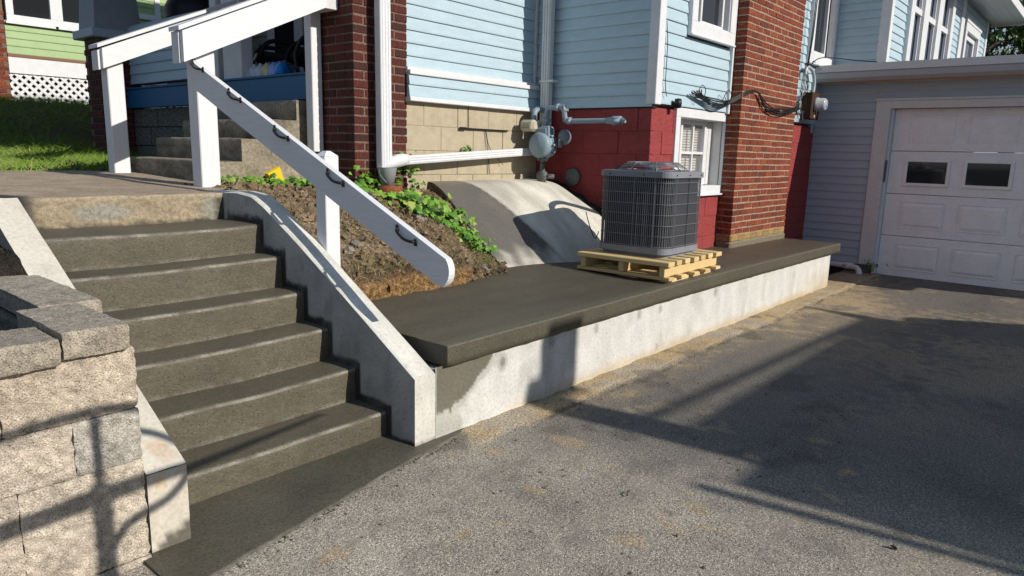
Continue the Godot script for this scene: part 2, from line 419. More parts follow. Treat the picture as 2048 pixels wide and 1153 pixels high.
# ------------------------------------------------------------ steps, cheeks, landing
const TOPS := [.150, .321, .496, .663, .839, 1.005]
const RISE := [-2.712, -2.962, -3.195, -3.419, -3.635, -3.848, -4.270]
func cheek_top(z: float) -> float:
	var p := [[-2.488, .372], [-2.78, .545], [-3.43, .920], [-3.80, 1.115], [-3.93, 1.168], [-4.1, 1.182], [-4.40, 1.172]]
	for i in p.size() - 1:
		if z <= p[i][0] and z >= p[i + 1][0]: return lerpf(p[i][1], p[i + 1][1], (p[i][0] - z) / (p[i][0] - p[i + 1][0]))
	return p[0][1] if z > -2.488 else 1.172
func stairs() -> void:
	var t := thing("concrete_steps", "flight of six freshly poured dark concrete steps between two pale cheek walls", "steps", Vector3(1.65, 0, -2.7))
	for i in 6:
		var y0: float = -.02 if i == 0 else TOPS[i - 1] - .02
		var y1: float = TOPS[i]; var zr: float = RISE[i]; var zb: float = RISE[i + 1]
		var prof := []
		for k in 9: prof.append(Vector2(zr + .004, lerpf(y0, y1 - .022, k / 8.0)))
		for k in 5:
			var a := PI / 2 * k / 4.0
			prof.append(Vector2(zr + .004 - .02 * (1.0 - cos(a)), y1 - .022 + .02 * sin(a)))
		for k in 9: prof.append(Vector2(lerpf(zr - .022, zb, k / 8.0), y1 - .002 + .003 * sin(PI * k / 8.0)))
		var f := func(x, v):
			var p: Vector2 = prof[int(v)]
			var w := n(x, i * 3.1, 0, 1.3) * .005 - .008 * sin(PI * (x - 1.09) / 1.12)
			var q := Vector3(x - 1.65, p.y + w * (1.0 if int(v) > 1 else .3), p.x + 2.7 + n(x, p.y, i * 5.0, 5.0) * .004)
			var c := WETC * (1.0 + .22 * n(x, p.y * 2.0 + i, p.x, 2.0) + .10 * n(x, p.y, p.x, 14.0))
			var nose := int(v) == 10 or int(v) == 11
			if nose: c = mixc(c, Color(.36, .34, .285), .40 + .9 * n(x, i, 0, 6.0))  # nosing edge painted paler, cement residue plus a highlight in the colour
			if int(v) <= 1: c = mixc(c, Color(.26, .245, .20), .3 + .8 * n(x, i, 4, 9.0))
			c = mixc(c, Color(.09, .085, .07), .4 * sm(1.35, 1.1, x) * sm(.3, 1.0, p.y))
			return [q, c]
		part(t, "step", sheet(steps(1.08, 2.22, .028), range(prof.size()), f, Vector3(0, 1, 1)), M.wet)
	# apron slab at the foot
	var g := func(x, v):
		var zf: float = -2.175 - .172 * (x - .93) + .02 * sin(x * 2.4) + n(x, 0, 1, 5.0) * .010 + n(x, 0, 4, 19.0) * .006
		if x > 2.36: zf = lerpf(zf, -2.47, sm(2.36, 2.62, x))
		var z := lerpf(-2.73, zf, minf(v, 1.0))
		var y := .016 + n(x, 0, z, 3.0) * .003
		if v > 1.0: y = -.01; z += .01
		elif v > .96: y -= .004
		var c := Color(.122, .113, .085) * (1.0 + .3 * n(x, 1, z, 2.0))
		if v > .97: c = mixc(c, Color(.22, .21, .18), .5 + n(x, 0, 0, 9.0))
		return [Vector3(x, y, z), c]
	struct("concrete_pad", sheet(steps(.905, 2.66, .03), [0, .1, .2, .3, .4, .5, .6, .7, .8, .9, .97, 1.0, 1.1], g, Vector3.UP), M.wet)
	# right cheek wall
	var rc := thing("cheek_wall", "pale grey sloping concrete cheek wall right of the steps, beside the walkway", "wall", Vector3(2.28, 0, -2.5))
	var off := Vector3(2.28, 0, -2.5)
	var zs := steps(-2.488, -4.40, .03)
	var side := func(z, v):
		var y := lerpf(-.02, cheek_top(z) - .012, v)
		var c := Color(.42, .42, .40) * (1.0 + .25 * n(z, y, 0, 3.0))
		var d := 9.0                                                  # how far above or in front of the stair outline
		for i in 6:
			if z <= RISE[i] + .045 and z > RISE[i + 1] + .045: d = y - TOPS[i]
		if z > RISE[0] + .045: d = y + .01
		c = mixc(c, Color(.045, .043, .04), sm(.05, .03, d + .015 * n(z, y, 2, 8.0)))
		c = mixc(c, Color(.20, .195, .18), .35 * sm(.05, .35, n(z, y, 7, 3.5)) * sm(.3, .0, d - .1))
		return [Vector3(2.215, y, z) - off, c]
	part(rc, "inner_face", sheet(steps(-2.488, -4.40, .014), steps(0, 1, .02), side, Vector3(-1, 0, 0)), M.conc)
	var top := func(u, z):
		var e := absf(u - .5) * 2.0
		var y := cheek_top(z) - .012 * sm(.75, 1.0, e) * e + n(u, z, 0, 5.0) * .002
		var c := Color(.70, .685, .63) * (1.0 + .2 * n(u * .2, z, 0, 4.0))
		return [Vector3(lerpf(2.215, 2.350, u) + n(z, 0, 0, 2.0) * .003 * (u - .5), y, z) - off, c]
	part(rc, "top_face", sheet(steps(0, 1, .1), zs, top, Vector3.UP), M.conc)
	var front := func(u, v):
		var x := lerpf(2.215, 2.350, u); var ee := absf(u - .5) * 2.0; var y := lerpf(-.02, .372 - .012 * sm(.75, 1.0, ee) * ee, v)
		var c := mixc(Color(.64, .62, .57), Color(.15, .14, .115), sm(.03, .0, y - .02 * n(x, y, 0, 20.0)))
		return [Vector3(x, y, -2.488) - off, c * (1.0 + .15 * n(x, y * .3, 0, 12.0))]
	part(rc, "front_face", sheet(steps(0, 1, .1), steps(0, 1, .08), front, Vector3(0, 0, 1)), M.conc)
	var outer := func(z, v): return [Vector3(2.350, lerpf(-.02, cheek_top(z) - .012, v), z) - off, Color(.4, .39, .36)]
	part(rc, "outer_face", sheet(zs, [0, .5, 1], outer, Vector3(1, 0, 0)), M.conc)
	# left cheek wall
	var lc := thing("cheek_wall", "beige sloping concrete cheek wall left of the steps, behind the stone blocks", "wall", Vector3(1.02, 0, -2.46))
	off = Vector3(1.02, 0, -2.46)
	var lt := func(z): return .312 + (-2.455 - z) * .520
	zs = steps(-2.462, -4.12, .05)
	part(lc, "inner_face", sheet(zs, [0, .3, .6, .9, 1], func(z, v): return [Vector3(1.085 + .002 * n(z, v, 0, 4), lerpf(0, lt.call(z), v), z) - off, Color(.42, .40, .35)], Vector3(1, 0, 0)), M.conc)
	part(lc, "outer_face", sheet(zs, [0, 1], func(z, v): return [Vector3(.945, lerpf(0, lt.call(z), v), z) - off, Color(.35, .33, .29)], Vector3(-1, 0, 0)), M.conc)
	part(lc, "top_face", sheet(steps(0, 1, .1), zs, func(u, z):
		var c := mixc(Color(.68, .64, .56), Color(.62, .47, .35), .8 * sm(.2, .5, n(u * .2, z, 5, 3.0)))
		return [Vector3(lerpf(.945, 1.085, u), lt.call(z) + n(u, z, 0, 3.0) * .003, z) - off, c], Vector3.UP), M.conc)
	part(lc, "front_face", sheet(steps(0, 1, .1), steps(0, 1, .08), func(u, v):
		var x := lerpf(.945, 1.085, u); var y := lerpf(-.02, .312, v)
		var c := mixc(Color(.62, .57, .49), Color(.64, .49, .28), .7 * sm(.15, .5, n(x * 2.0, y, 3, 7.0)) * sm(.1, .3, y))
		c = mixc(c, Color(.15, .14, .115), sm(.02, .0, y - .09 * u - .03 * n(x, y, 0, 12.0)))
		return [Vector3(x, y, -2.462) - off, c * (1.0 + .12 * n(x, y * .2, 0, 18.0))], Vector3(0, 0, 1)), M.conc)
	part(lc, "back_face", B(.945 - 1.02, 1.085 - 1.02, 0, 1.16, -4.14 + 2.46, -4.125 + 2.46), mat(L(.4, .38, .34), .9))
	# landing
	var lf := func(x, v):
		var z := -4.266 if v <= 1.0 else lerpf(-4.285, -6.9, v - 1.0)
		var y := lerpf(.99, 1.163, v) if v <= 1.0 else 1.163 + .05 * sm(1.0, 2.0, v) 
		y += n(x, v, 0, 6.0) * .004 * (1.0 if v > .2 else 0.0)
		z += n(x, v, 3, 7.0) * .008 * (1.0 if v <= 1.0 else 0.0)
		var xx: float = x
		if x > 2.0 and v > 1.0: xx = lerpf(x, x + .34, sm(1.0, 1.25, v))
		var c := Color(.30, .245, .17) if v <= 1.0 else Color(.34, .27, .20)
		c *= 1.55 + .4 * n(x, y * 2.0, z, 3.0) + .3 * n(x, y, z, 11.0)
		if v <= 1.0:
			c = mixc(c, Color(.36, .355, .31), sm(1.0, .6, pow((x - 1.52) / .17, 2) + pow((y - 1.075) / .05, 2)) * .8)
			c = mixc(c, Color(.36, .36, .31), sm(2.05, 2.12, x) * .85)
			c = mixc(c, Color(.12, .115, .09), sm(2.165, 2.18, x + .02 * n(y, 0, 0, 9.0)))
			c = mixc(c, Color(.13, .12, .09), sm(1.02, 1.0, y + .02 * n(x, 0, 2, 8.0)))
			if v > .85: c = mixc(c, Color(.48, .40, .29), .6 + n(x, 0, 3, 4.0))
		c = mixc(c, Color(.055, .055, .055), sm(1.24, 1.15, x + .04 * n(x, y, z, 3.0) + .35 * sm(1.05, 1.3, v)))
		if absf(z + 5.25) < .04: c *= .8
		return [Vector3(xx, y, z), c]
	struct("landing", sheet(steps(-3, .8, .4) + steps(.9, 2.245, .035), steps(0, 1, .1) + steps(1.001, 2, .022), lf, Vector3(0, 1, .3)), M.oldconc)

var apron_f: Callable
func walk_y(x: float) -> float: return .497 + .015 * sin(PI * clampf((x - 2.38) / 6.4, 0, 1))
func walkway() -> void:
	var t := thing("retaining_wall", "long low whitish concrete retaining wall under the walkway slab, facing the driveway", "wall", Vector3(5.4, 0, -2.5))
	var off := Vector3(5.4, 0, -2.5)
	var f := func(x, v):
		var top := walk_y(x) - .105
		var y := lerpf(-.03, top, v)
		var str_ := n(x, 0, 0, 5.0) * .5 + n(x, y * .15, 0, 14.0)
		var c := Color(.63, .625, .60) * (1.0 + .06 * str_)
		c = mixc(c, Color(.40, .40, .37), .45 * sm(.2, .6, n(x, y * .5, 4, 2.6)))
		c = mixc(c, Color(.62, .63, .62), .7 * sm(.1, .5, n(x, y * .5, 9, 1.1)) * sm(3.5, 4.3, x))
		for p in [[2.86, .315, .035], [3.30, .345, .028], [3.78, .345, .026], [4.32, .355, .026], [4.62, .345, .022], [5.55, .355, .03], [4.6, .06, .018]]:
			var d := Vector2((x - p[0]), (y - p[1]) * .8).length()
			c = mixc(c, Color(.34, .335, .30), sm(p[2] * 1.5, p[2], d) * .6)
			c = mixc(c, Color(.20, .195, .165), sm(p[2] * .8, p[2] * .5, d) * (.8 if p[0] < 3.0 else .3))
		# wet stain below the new slab, near the steps
		var wx := 2.46 + .32 * sm(.10, .38, y) + .05 * n(x, y, 3, 6.0)
		var stain := sm(wx + .02, wx, x) * sm(2.352, 2.362, x) * sm(.13, .15, y + .03 * n(x, y, 8, 9.0))
		c = mixc(c, Color(.16, .148, .115), stain)
		c = mixc(c, Color(.42, .42, .375), sm(wx + .09, wx + .05, x) * (1.0 - stain) * .8)
		var dirt := sm(.10 + .05 * n(x, 0, 6, 2.5), .0, y) * sm(2.7, 3.2, x)
		c = mixc(c, Color(.52, .41, .26), dirt * (.75 + .25 * sm(3, 8, x)))
		c = mixc(c, Color(.52, .42, .28), .5 * sm(7.2, 8.5, x) * sm(.3, .1, y))
		var z := -2.488 + n(x, y, 0, 8.0) * .0025 + .012 * sm(.02, -.02, y)
		return [Vector3(x, y, z) - off, c]
	part(t, "front_face", sheet(steps(2.352, 3.1, .012) + steps(3.118, 5.0, .018) + steps(5.03, 8.58, .03), steps(0, 1, .033), f, Vector3(0, 0, 1)), M.conc)
	part(t, "end_face", B(8.578 - 5.4, 8.590 - 5.4, -.03, .385, -3.3 + 2.5, -2.49 + 2.5), mat(L(.45, .40, .32), .9, T.conc, 1.0))
	part(t, "core", B(2.36 - 5.4, 8.575 - 5.4, -.03, .37, -3.3 + 2.5, -2.51 + 2.5), mat(L(.4, .38, .33), .9))
	# new slab on top
	var st := S()
	st.set_smooth_group(0)
	var xs := steps(2.405, 8.822, .06)
	var ring := func(x):
		var y := walk_y(x) + n(x, 0, 0, 2.0) * .002
		var zf := -2.456 + n(x, 1, 0, 1.5) * .004
		var p := []
		for k in 6:
			var a := PI / 2 * k / 5.0
			p.append(Vector3(x, y - .016 + .016 * sin(a), zf - .016 * (1 - cos(a))))
		return p
	var slab := func(x, v):
		var y := walk_y(x) + n(x, 0, 0, 2.0) * .002
		var zf := -2.456 + n(x, 1, 0, 1.5) * .004
		var i := int(v)
		var q := Vector3(x, y, zf)
		if i == 0: q = Vector3(x, y - .107 + .006 * n(x, 0, 3, 9.0), zf - .035)
		elif i == 1: q = Vector3(x, y - .107 + .006 * n(x, 0, 3, 9.0), zf)
		elif i <= 4: q = Vector3(x, lerpf(y - .107, y - .010, (i - 1) / 3.0), zf)
		elif i <= 9:
			var a := PI / 2 * (i - 4) / 5.0
			q = Vector3(x, y - .010 + .010 * sin(a), zf - .010 * (1.0 - cos(a)))
		else:
			q = Vector3(x, y + n(x, 0, i, 1.5) * .003 + .03 * sm(14, 34, i) * sm(5.6, 4.4, x), lerpf(zf - .010, -3.72, (i - 9) / 26.0))
		var c := Color(.120, .108, .080) * (1.0 + .22 * n(x * .4, q.z * 2.5, 1, 1.4) + .12 * n(x * .5, q.z * 3.0, 2, 7.0))
		if i > 4 and i < 11: c = mixc(c, Color(.20, .185, .14), .45)
		if i > 9 and i < 26 and x > 6.3: c = mixc(c, Color(.13, .10, .075), .5)
		if absf(x - 6.95 - .02 * q.z) < .035 and i > 9: c *= .72
		return [q, c]
	struct("walkway_slab", sheet(xs, range(36), slab, Vector3(0, 1, 1)), M.wet)
	var e := S(false, Color(.10, .095, .075))
	for xe in [2.405, 8.822]:
		var ye := walk_y(xe) + n(xe, 0, 0, 2.0) * .002
		var ze := -2.456 + n(xe, 1, 0, 1.5) * .004
		var pe := PackedVector2Array([Vector2(-3.6, ye - .106), Vector2(ze - .002, ye - .106)])
		for k in 6: pe.append(Vector2(ze - .012 + .0105 * cos(PI / 2 * k / 5.0), ye - .011 + .0105 * sin(PI / 2 * k / 5.0)))
		pe.append(Vector2(-3.6, ye - .001))
		prism(e, pe, xe - .001, xe + .001, along_x)
	part(find_child("walkway_slab", false, false), "slab_end", e, M.wet)
	# curved concrete apron in the corner of the house
	var ap := func(u, v):
		var pl := [Vector2(-3.64, .49), Vector2(-3.883, .669), Vector2(-4.119, .870), Vector2(-4.322, 1.048), Vector2(-4.506, 1.165), Vector2(-4.66, 1.195)]
		var pr := [Vector2(-3.37, .49), Vector2(-3.50, .73), Vector2(-3.667, .868), Vector2(-3.95, 1.03), Vector2(-4.265, 1.172), Vector2(-4.66, 1.20)]
		var k := clampf(v * 5.0, 0.0, 4.999); var i := int(k); var fr := k - i
		var a: Vector2 = pl[i].cubic_interpolate(pl[i + 1], pl[maxi(i - 1, 0)], pl[mini(i + 2, 5)], fr)
		var b: Vector2 = pr[i].cubic_interpolate(pr[i + 1], pr[maxi(i - 1, 0)], pr[mini(i + 2, 5)], fr)
		var p := a.lerp(b, u * lerpf(u, 1.0, v))
		var x := lerpf(4.25, 5.60, u)
		var xb: float = 4.97 - .42 * v
		var c := Color(.66, .63, .56) * (1.0 + .25 * n(x, v * .4, 0, 4.0) + .18 * n(x * 3.0, v, 0, 3.0))
		c = mixc(c, Color(.30, .275, .23), .5 * sm(.3, .7, v) * sm(5.2, 4.8, x))
		var dk := mixc(Color(.13, .122, .112), Color(.30, .25, .185), sm(.7, 1.0, v) + .25 * n(x, v, 3, 3.0))
		dk = mixc(dk, Color(.60, .56, .50), sm(.2, .0, v + .12 * n(x, v, 5, 5.0)))
		c = mixc(dk, c, sm(xb - .012, xb + .012, x + .006 * n(v, 0, 0, 6.0)))
		if absf(x - xb) < .02: c *= .82
		return [Vector3(x, p.y + n(x, v, 0, 2.0) * .006 + .006 * sin(PI * v) * sin(PI * u), p.x), c]
	apron_f = ap
	struct("soil_strip", sheet(steps(0, 1, .25), steps(0, 1, .03), func(u, v):
		var q: Vector3 = ap.call(1.0, v)[0]
		return [Vector3(lerpf(5.585, 5.75, u), q.y - .03 + .05 * n(u * .3, v, 4, 9.0) + .02 * u, q.z), Color(.09, .075, .06) * (1.0 + n(u, v, 8, 12.0))], Vector3.UP), M.soil)
	struct("concrete_apron", sheet(steps(0, 1, .02), steps(0, 1, .025), ap, Vector3(0, 1, 1)), M.conc)
	var sd := S()
	prism(sd, PackedVector2Array([Vector2(-3.64, .45), Vector2(-3.64, .49), Vector2(-3.883, .665), Vector2(-4.119, .866), Vector2(-4.322, 1.044), Vector2(-4.506, 1.16), Vector2(-4.66, 1.19), Vector2(-4.66, .45)]), 4.245, 4.252, along_x)
	part(find_child("concrete_apron", false, false), "apron_edge", sd, mat(L(.22, .17, .12), .95, T.rock, 3.0, T.nrock))

func porch_stairs() -> void:
	var t := thing("porch_steps", "worn old concrete porch steps rising to the blue porch rim beside the brick pillar", "steps", Vector3(2.9, 1.18, -5.8))
	var ys := [1.10, 1.34, 1.512, 1.668, 1.828]; var xr := [2.59, 2.84, 3.09, 3.325, 3.50]
	for i in 4:
		var x0: float = xr[i]
		var g := func(u, v):
			var x: float; var y: float
			if v <= 1.0: x = x0 + .012 * n(u, v, i, 6.0); y = lerpf(ys[0], ys[i + 1] - .006, v)
			else: x = lerpf(x0 + .012, 3.55, v - 1.0); y = ys[i + 1] + n(u, v, i, 5.0) * .004
			var c := Color(.30, .26, .20) * (1.0 + .6 * n(u, y * 2.0, x, 3.0) + .4 * n(u, y, x, 12.0))
			if v > .9 and v < 1.1: c = mixc(c, Color(.45, .41, .33), .5)
			return [Vector3(x - 2.9, y - 1.18, u + 5.8), c]
		part(t, "step", sheet(steps(-6.62, -5.15, .05), steps(0, 1, .08) + [1.01, 1.3, 2.0], g, Vector3(-1, 1, 0)), M.oldconc)
	var side := func(x, v):
		var top := 1.34
		for i in 4:
			if x >= xr[i] - .001: top = ys[i + 1]
		var y := lerpf(.95, top - .004, v)
		var c := Color(.40, .35, .26) * (1.0 + .5 * n(x, y, 2, 2.5) + .4 * n(x, y * .5, 5, 10.0))
		c = mixc(c, Color(.13, .11, .09), .7 * sm(.2, .5, n(x, y, 9, 4.0)))
		return [Vector3(x - 2.9, y - 1.18, -5.148 + 5.8 + .008 * n(x, y, 0, 7.0)), c]
	part(t, "side_face", sheet([2.592, 2.7, 2.838, 2.8405, 2.95, 3.088, 3.0905, 3.2, 3.323, 3.3255, 3.4, 3.5], steps(0, 1, .06), side, Vector3(0, 0, 1)), M.oldconc)
# ------------------------------------------------------------ house builders
# horizontal boards on a wall. face "z": looks to +z at z = plane, runs along x; face "x": looks to -x at x = plane, runs along z
func boards(p: Node, face: String, plane: float, a0: float, a1: float, y0: float, y1: float, e: float, m: Material, holes := [], lip := .015) -> void:
	var y := y0
	while y < y1 - .01:
		var top := minf(y + e, y1)
		var runs := [[a0, a1]]
		for h in holes:
			if h[2] < top - e * .3 and h[3] > y + e * .3:
				var nr := []
				for r in runs:
					if h[0] > r[0] and h[0] < r[1]: nr.append([r[0], h[0]])
					if h[1] > r[0] and h[1] < r[1]: nr.append([h[1], r[1]])
					if h[1] <= r[0] or h[0] >= r[1]: nr.append(r)
				runs = nr
		for r in runs:
			var st := S()
			var w := rnd(-.0012, .0012)
			var prof := PackedVector2Array([Vector2(-.02, y), Vector2(lip + w, y), Vector2(lip + .001 + w, y + .012), Vector2(.001, top + .006), Vector2(-.02, top + .006)])
			if face == "z": prism(st, prof, r[0], r[1], func(q, a): return Vector3(a, q.y, plane + q.x))
			else: prism(st, prof, r[0], r[1], func(q, a): return Vector3(plane - q.x, q.y, a))
			part(p, "siding_board", st, m)
		y += e
func blocks(p: Node, face: String, plane: float, a0: float, a1: float, y0: float, y1: float, w: float, h: float, m: Material, holes := [], joint := .008) -> void:
	var y := y0; var row := 0
	while y < y1 - .01:
		var top := minf(y + h, y1)
		var a := a0 - (w * .5 if row % 2 == 1 else 0.0)
		while a < a1:
			var s0 := maxf(a, a0); var s1 := minf(a + w, a1)
			var ok := s1 - s0 > .03
			for q in holes:
				if s0 < q[1] - .01 and s1 > q[0] + .01 and y < q[3] - .01 and top > q[2] + .01:
					if s0 < q[0] and s1 <= q[1] + .2: s1 = q[0]
					elif s1 > q[1]: s0 = q[1]
					else: ok = false
			if ok and s1 - s0 > .02:
				var st := S()
				var o := rnd(-.004, .004); var j := joint * .5
				if face == "z": bb(st, s0 + j, s1 - j, y + j, top - j, plane - .06, plane + o, .004)
				else: bb(st, plane - o, plane + .06, y + j, top - j, s0 + j, s1 - j, .004)
				part(p, "foundation_block", st, m)
			a += w
		y += h; row += 1
func frame(st: SurfaceTool, face: String, plane: float, a0: float, a1: float, y0: float, y1: float, w: float, d0: float, d1: float) -> void:
	for k in [[a0, a1, y0, y0 + w], [a0, a1, y1 - w, y1], [a0, a0 + w, y0 + w, y1 - w], [a1 - w, a1, y0 + w, y1 - w]]:
		if face == "z": bb(st, k[0], k[1], k[2], k[3], plane + d0, plane + d1, .004)
		else: bb(st, plane - d1, plane - d0, k[2], k[3], k[0], k[1], .004)
func bricks(p: Node, face: String, plane: float, a0: float, a1: float, y0: float, rows: int, mats: Array, limit: int, depth: float, flip: bool, lum := 0) -> int:
	var count := 0
	var rest := {}
	for row in rows:
		var y := y0 + row * .0677
		var a := a0
		var first := true
		while a < a1 - .02:
			var w := .203
			if first and (row % 2 == (1 if flip else 0)): w = .102
			first = false
			var e := minf(a + w, a1)
			if a1 - e < .05: e = a1
			var r := rng.randf()
			var mi := 0 if r < .38 else (1 if r < .62 else (2 if r < .74 else (3 if r < .88 else 4)))
			mi = mini(mi, mats.size() - 1)
			var o := rnd(-.003, .003); var dy := rnd(-.002, .002); var j := .0068
			var s0 := a + (0.0 if a == a0 else j); var s1 := e - (0.0 if e >= a1 - .001 else j)
			var st: SurfaceTool = S() if count < limit else rest.get(mi, S())
			if face == "z": bb(st, s0, s1, y + j + dy, y + .0677 - j + dy, plane - depth, plane + o, .003)
			else: bb(st, plane - o, plane + depth, y + j + dy, y + .0677 - j + dy, s0, s1, .003)
			if count < limit: part(p, "brick", st, mats[mi])
			else: rest[mi] = st
			count += 1
			a = e
	for k in rest: part(p, "brickwork", rest[k], mats[k]).set_meta("kind", "stuff")
	return count
func window_unit(p: Node, face: String, plane: float, a0: float, a1: float, y0: float, y1: float, sash: Array, lip := true) -> void:
	# outer casing, a sash set in it and a pane
	var fr := S()
	var w: float = sash[0] - a0
	frame(fr, face, plane, a0, a1, y0, y1, minf(w, .11), -.02, .035)
	if lip:
		if face == "z": bb(fr, a0 - .012, a1 + .012, y0 - .02, y0 - .001, plane, plane + .05, .004)
	var fm := part(p, "window", fr, M.trim)
	var sa := S()
	frame(sa, face, plane, a0 + .10, a1 - .10, y0 + .10, y1 - .10, .02, -.05, .018)
	frame(sa, face, plane, sash[0], sash[1], sash[2], sash[3], .032, -.06, .004)
	part(fm, "sash", sa, M.trim)
	var g := S()
	if face == "z": bb(g, sash[0], sash[1], sash[2], sash[3], plane - .05, plane - .042)
	part(fm, "pane", g, M.glass)

func blue_house() -> void:
	var t := thing("blue_house", "pale blue house with horizontal siding, white trim and red painted block foundation", "house")
	var ho := [[6.25, 7.185, 2.58, 4.2], [9.42, 10.40, 2.66, 4.0]]
	# wall A, between pillar and inner corner
	boards(t, "z", -4.640, 4.0, 5.74, 2.115, 3.5, .1015, M.blue)
	boards(t, "z", -4.565, 4.0, 5.74, 1.880, 2.075, .1015, M.blue)
	part(t, "trim", B(4.0, 5.73, 2.062, 2.098, -4.66, -4.540, .004), M.trim)
	part(t, "ledge_board", B(4.0, 5.73, 2.098, 2.125, -4.66, -4.575, .004), M.trim_dull)
	part(t, "trim", B(4.0, 5.70, 1.850, 1.884, -4.62, -4.538, .004), M.trim)
	part(t, "corner_trim", B(5.69, 5.722, 2.126, 3.6, -4.655, -4.612, .003), M.trim_dull)
	blocks(t, "z", -4.600, 4.0, 5.745, 1.04, 1.86, .405, .205, M.tan_block, [], .004)
	part(t, "mortar_bed", B(4.0, 5.74, 1.04, 1.86, -4.66, -4.6065), mat(L(.38, .32, .22), .95, T.soft, 2.0))
	part(t, "mortar_bed", B(5.7495, 5.785, .43, 1.88, -4.64, -3.31), mat(L(.24, .045, .045), .8, T.soft, 2.0))
	part(t, "mortar_bed", B(5.786, 6.17, .43, 1.88, -3.34, -3.3045), mat(L(.24, .045, .045), .8, T.soft, 2.0))
	part(t, "mortar_bed", B(6.17, 10.05, .43, 1.07, -3.34, -3.3045), mat(L(.24, .045, .045), .8, T.soft, 2.0))
	part(t, "mortar_bed", B(8.8, 10.05, 1.071, 1.88, -3.34, -3.3045), mat(L(.24, .045, .045), .8, T.soft, 2.0))
	part(t, "wall", B(4.05, 6.6, .3, 3.5, -4.80, -4.67), mat(L(.35, .35, .33), .9))
	part(t, "wall", B(5.95, 10.0, .3, 3.5, -8.6, -4.80), mat(L(.35, .35, .33), .9))
	part(t, "wall", B(5.80, 10.30, 1.9, 3.6, -4.67, -3.36), mat(L(.35, .35, .33), .9))
	part(t, "upper_storey", B(6.6, 10.30, 3.5, 6.0, -8.6, -3.36), M.blue)
	part(t, "foundation_core", B(5.78, 10.1, .0, 1.90, -4.72, -3.86), mat(L(.1, .03, .03), .9))
	part(t, "foundation_core", B(5.78, 6.18, .0, 1.90, -3.86, -3.335), mat(L(.1, .03, .03), .9))
	part(t, "foundation_core", B(7.32, 10.1, .0, 1.90, -3.86, -3.335), mat(L(.1, .03, .03), .9))
	part(t, "foundation_core", B(6.18, 7.32, .0, 1.07, -3.86, -3.335), mat(L(.1, .03, .03), .9))
	# shaded side wall and its red foundation
	boards(t, "x", 5.745, -4.66, -3.30, 1.885, 3.5, .1035, M.blue)
	blocks(t, "x", 5.745, -4.64, -3.300, .43, 1.88, .40, .207, M.red, [], .0045)
	part(t, "painted_shadow", B(5.735, 5.80, 1.872, 1.90, -4.66, -3.29), M.dark)  # near-black strip standing in for the shadow under the siding
	part(t, "corner_post", B(5.722, 5.83, 1.905, 3.6, -3.36, -3.262, .004), M.trim)
	# window wall
	boards(t, "z", -3.285, 5.83, 7.225, 1.915, 3.5, .1035, M.blue, ho)
	boards(t, "z", -3.285, 8.82, 10.36, 1.915, 3.9, .1035, M.blue, ho)
	blocks(t, "z", -3.300, 5.745, 7.40, .43, 1.88, .40, .207, M.red, [[6.17, 7.33, 1.07, 1.95]], .0045)
	blocks(t, "z", -3.300, 8.75, 10.06, .0, 1.88, .40, .207, M.red, [], .0045)
	part(t, "chimney_trim", B(7.205, 7.243, 1.90, 3.6, -3.31, -3.245, .003), M.trim)
	part(t, "corner_trim", B(10.27, 10.315, 1.90, 2.70, -3.31, -3.25, .003), M.trim)
	window_unit(t, "z", -3.265, 6.25, 7.185, 2.575, 4.0, [6.47, 6.965, 2.685, 3.9])
	window_unit(t, "z", -3.265, 9.42, 10.40, 2.66, 3.95, [9.60, 10.07, 2.785, 3.85])
	# basement window in its deep white opening
	var bw := S()
	frame(bw, "z", -3.30, 6.17, 7.33, 1.08, 1.905, .085, -.02, .02)
	bb(bw, 6.15, 7.34, 1.065, 1.082, -3.32, -3.255, .003)
	var bf := part(t, "basement_window", bw, M.trim)
	var rv := S()
	bb(rv, 7.235, 7.25, 1.15, 1.83, -3.80, -3.322); bb(rv, 6.24, 6.255, 1.15, 1.83, -3.80, -3.322)
	bb(rv, 6.25, 7.24, 1.815, 1.835, -3.80, -3.322); bb(rv, 6.25, 7.24, 1.145, 1.165, -3.80, -3.322)
	part(bf, "reveal", rv, M.trim_dull)
	var pn := S()
	bb(pn, 7.06, 7.236, 1.17, 1.81, -3.435, -3.42, .003); bb(pn, 7.14, 7.148, 1.17, 1.81, -3.42, -3.416)
	bb(pn, 6.25, 6.50, 1.17, 1.81, -3.435, -3.42, .003)
	part(bf, "side_panel", pn, M.trim_dull)
	var ws := S()
	frame(ws, "z", -3.42, 6.50, 7.06, 1.165, 1.815, .04, -.02, .02)
	bb(ws, 6.768, 6.792, 1.205, 1.775, -3.43, -3.405); bb(ws, 6.54, 7.02, 1.480, 1.505, -3.431, -3.406)
	part(bf, "sash", ws, M.trim)
	for k in 4:
		var x := 6.54 if k % 2 == 0 else 6.792; var y := 1.205 if k < 2 else 1.505
		var gm := part(bf, "pane", B(x, x + .228, y, y + .272, -3.437, -3.434), mat(L(.6, .6, .6), .05))
		(gm.material_override as StandardMaterial3D).transparency = BaseMaterial3D.TRANSPARENCY_ALPHA
		(gm.material_override as StandardMaterial3D).albedo_color.a = .12
	var bl := S()
	for k in 22: bx(bl, Vector3(6.78, 1.22 + k * .0262, -3.475), Vector3(.50, .020, .003))
	part(bf, "blind", bl, M.blind)
	part(bf, "back", B(6.2, 7.3, 1.1, 1.88, -3.85, -3.80), M.dark)
	# porch: pale grey block base, blue rim board, boarded rail wall, corner pier with tapered column
	blocks(t, "x", 3.56, -8.82, -5.10, 1.02, 1.84, .40, .205, M.grey_block)
	part(t, "porch_base", B(3.63, 5.9, .9, 1.84, -8.8, -5.0), M.dark)
	var rim := part(t, "porch_rim", B(3.50, 3.56, 1.845, 2.045, -8.83, -5.03, .004), M.porch_blue)
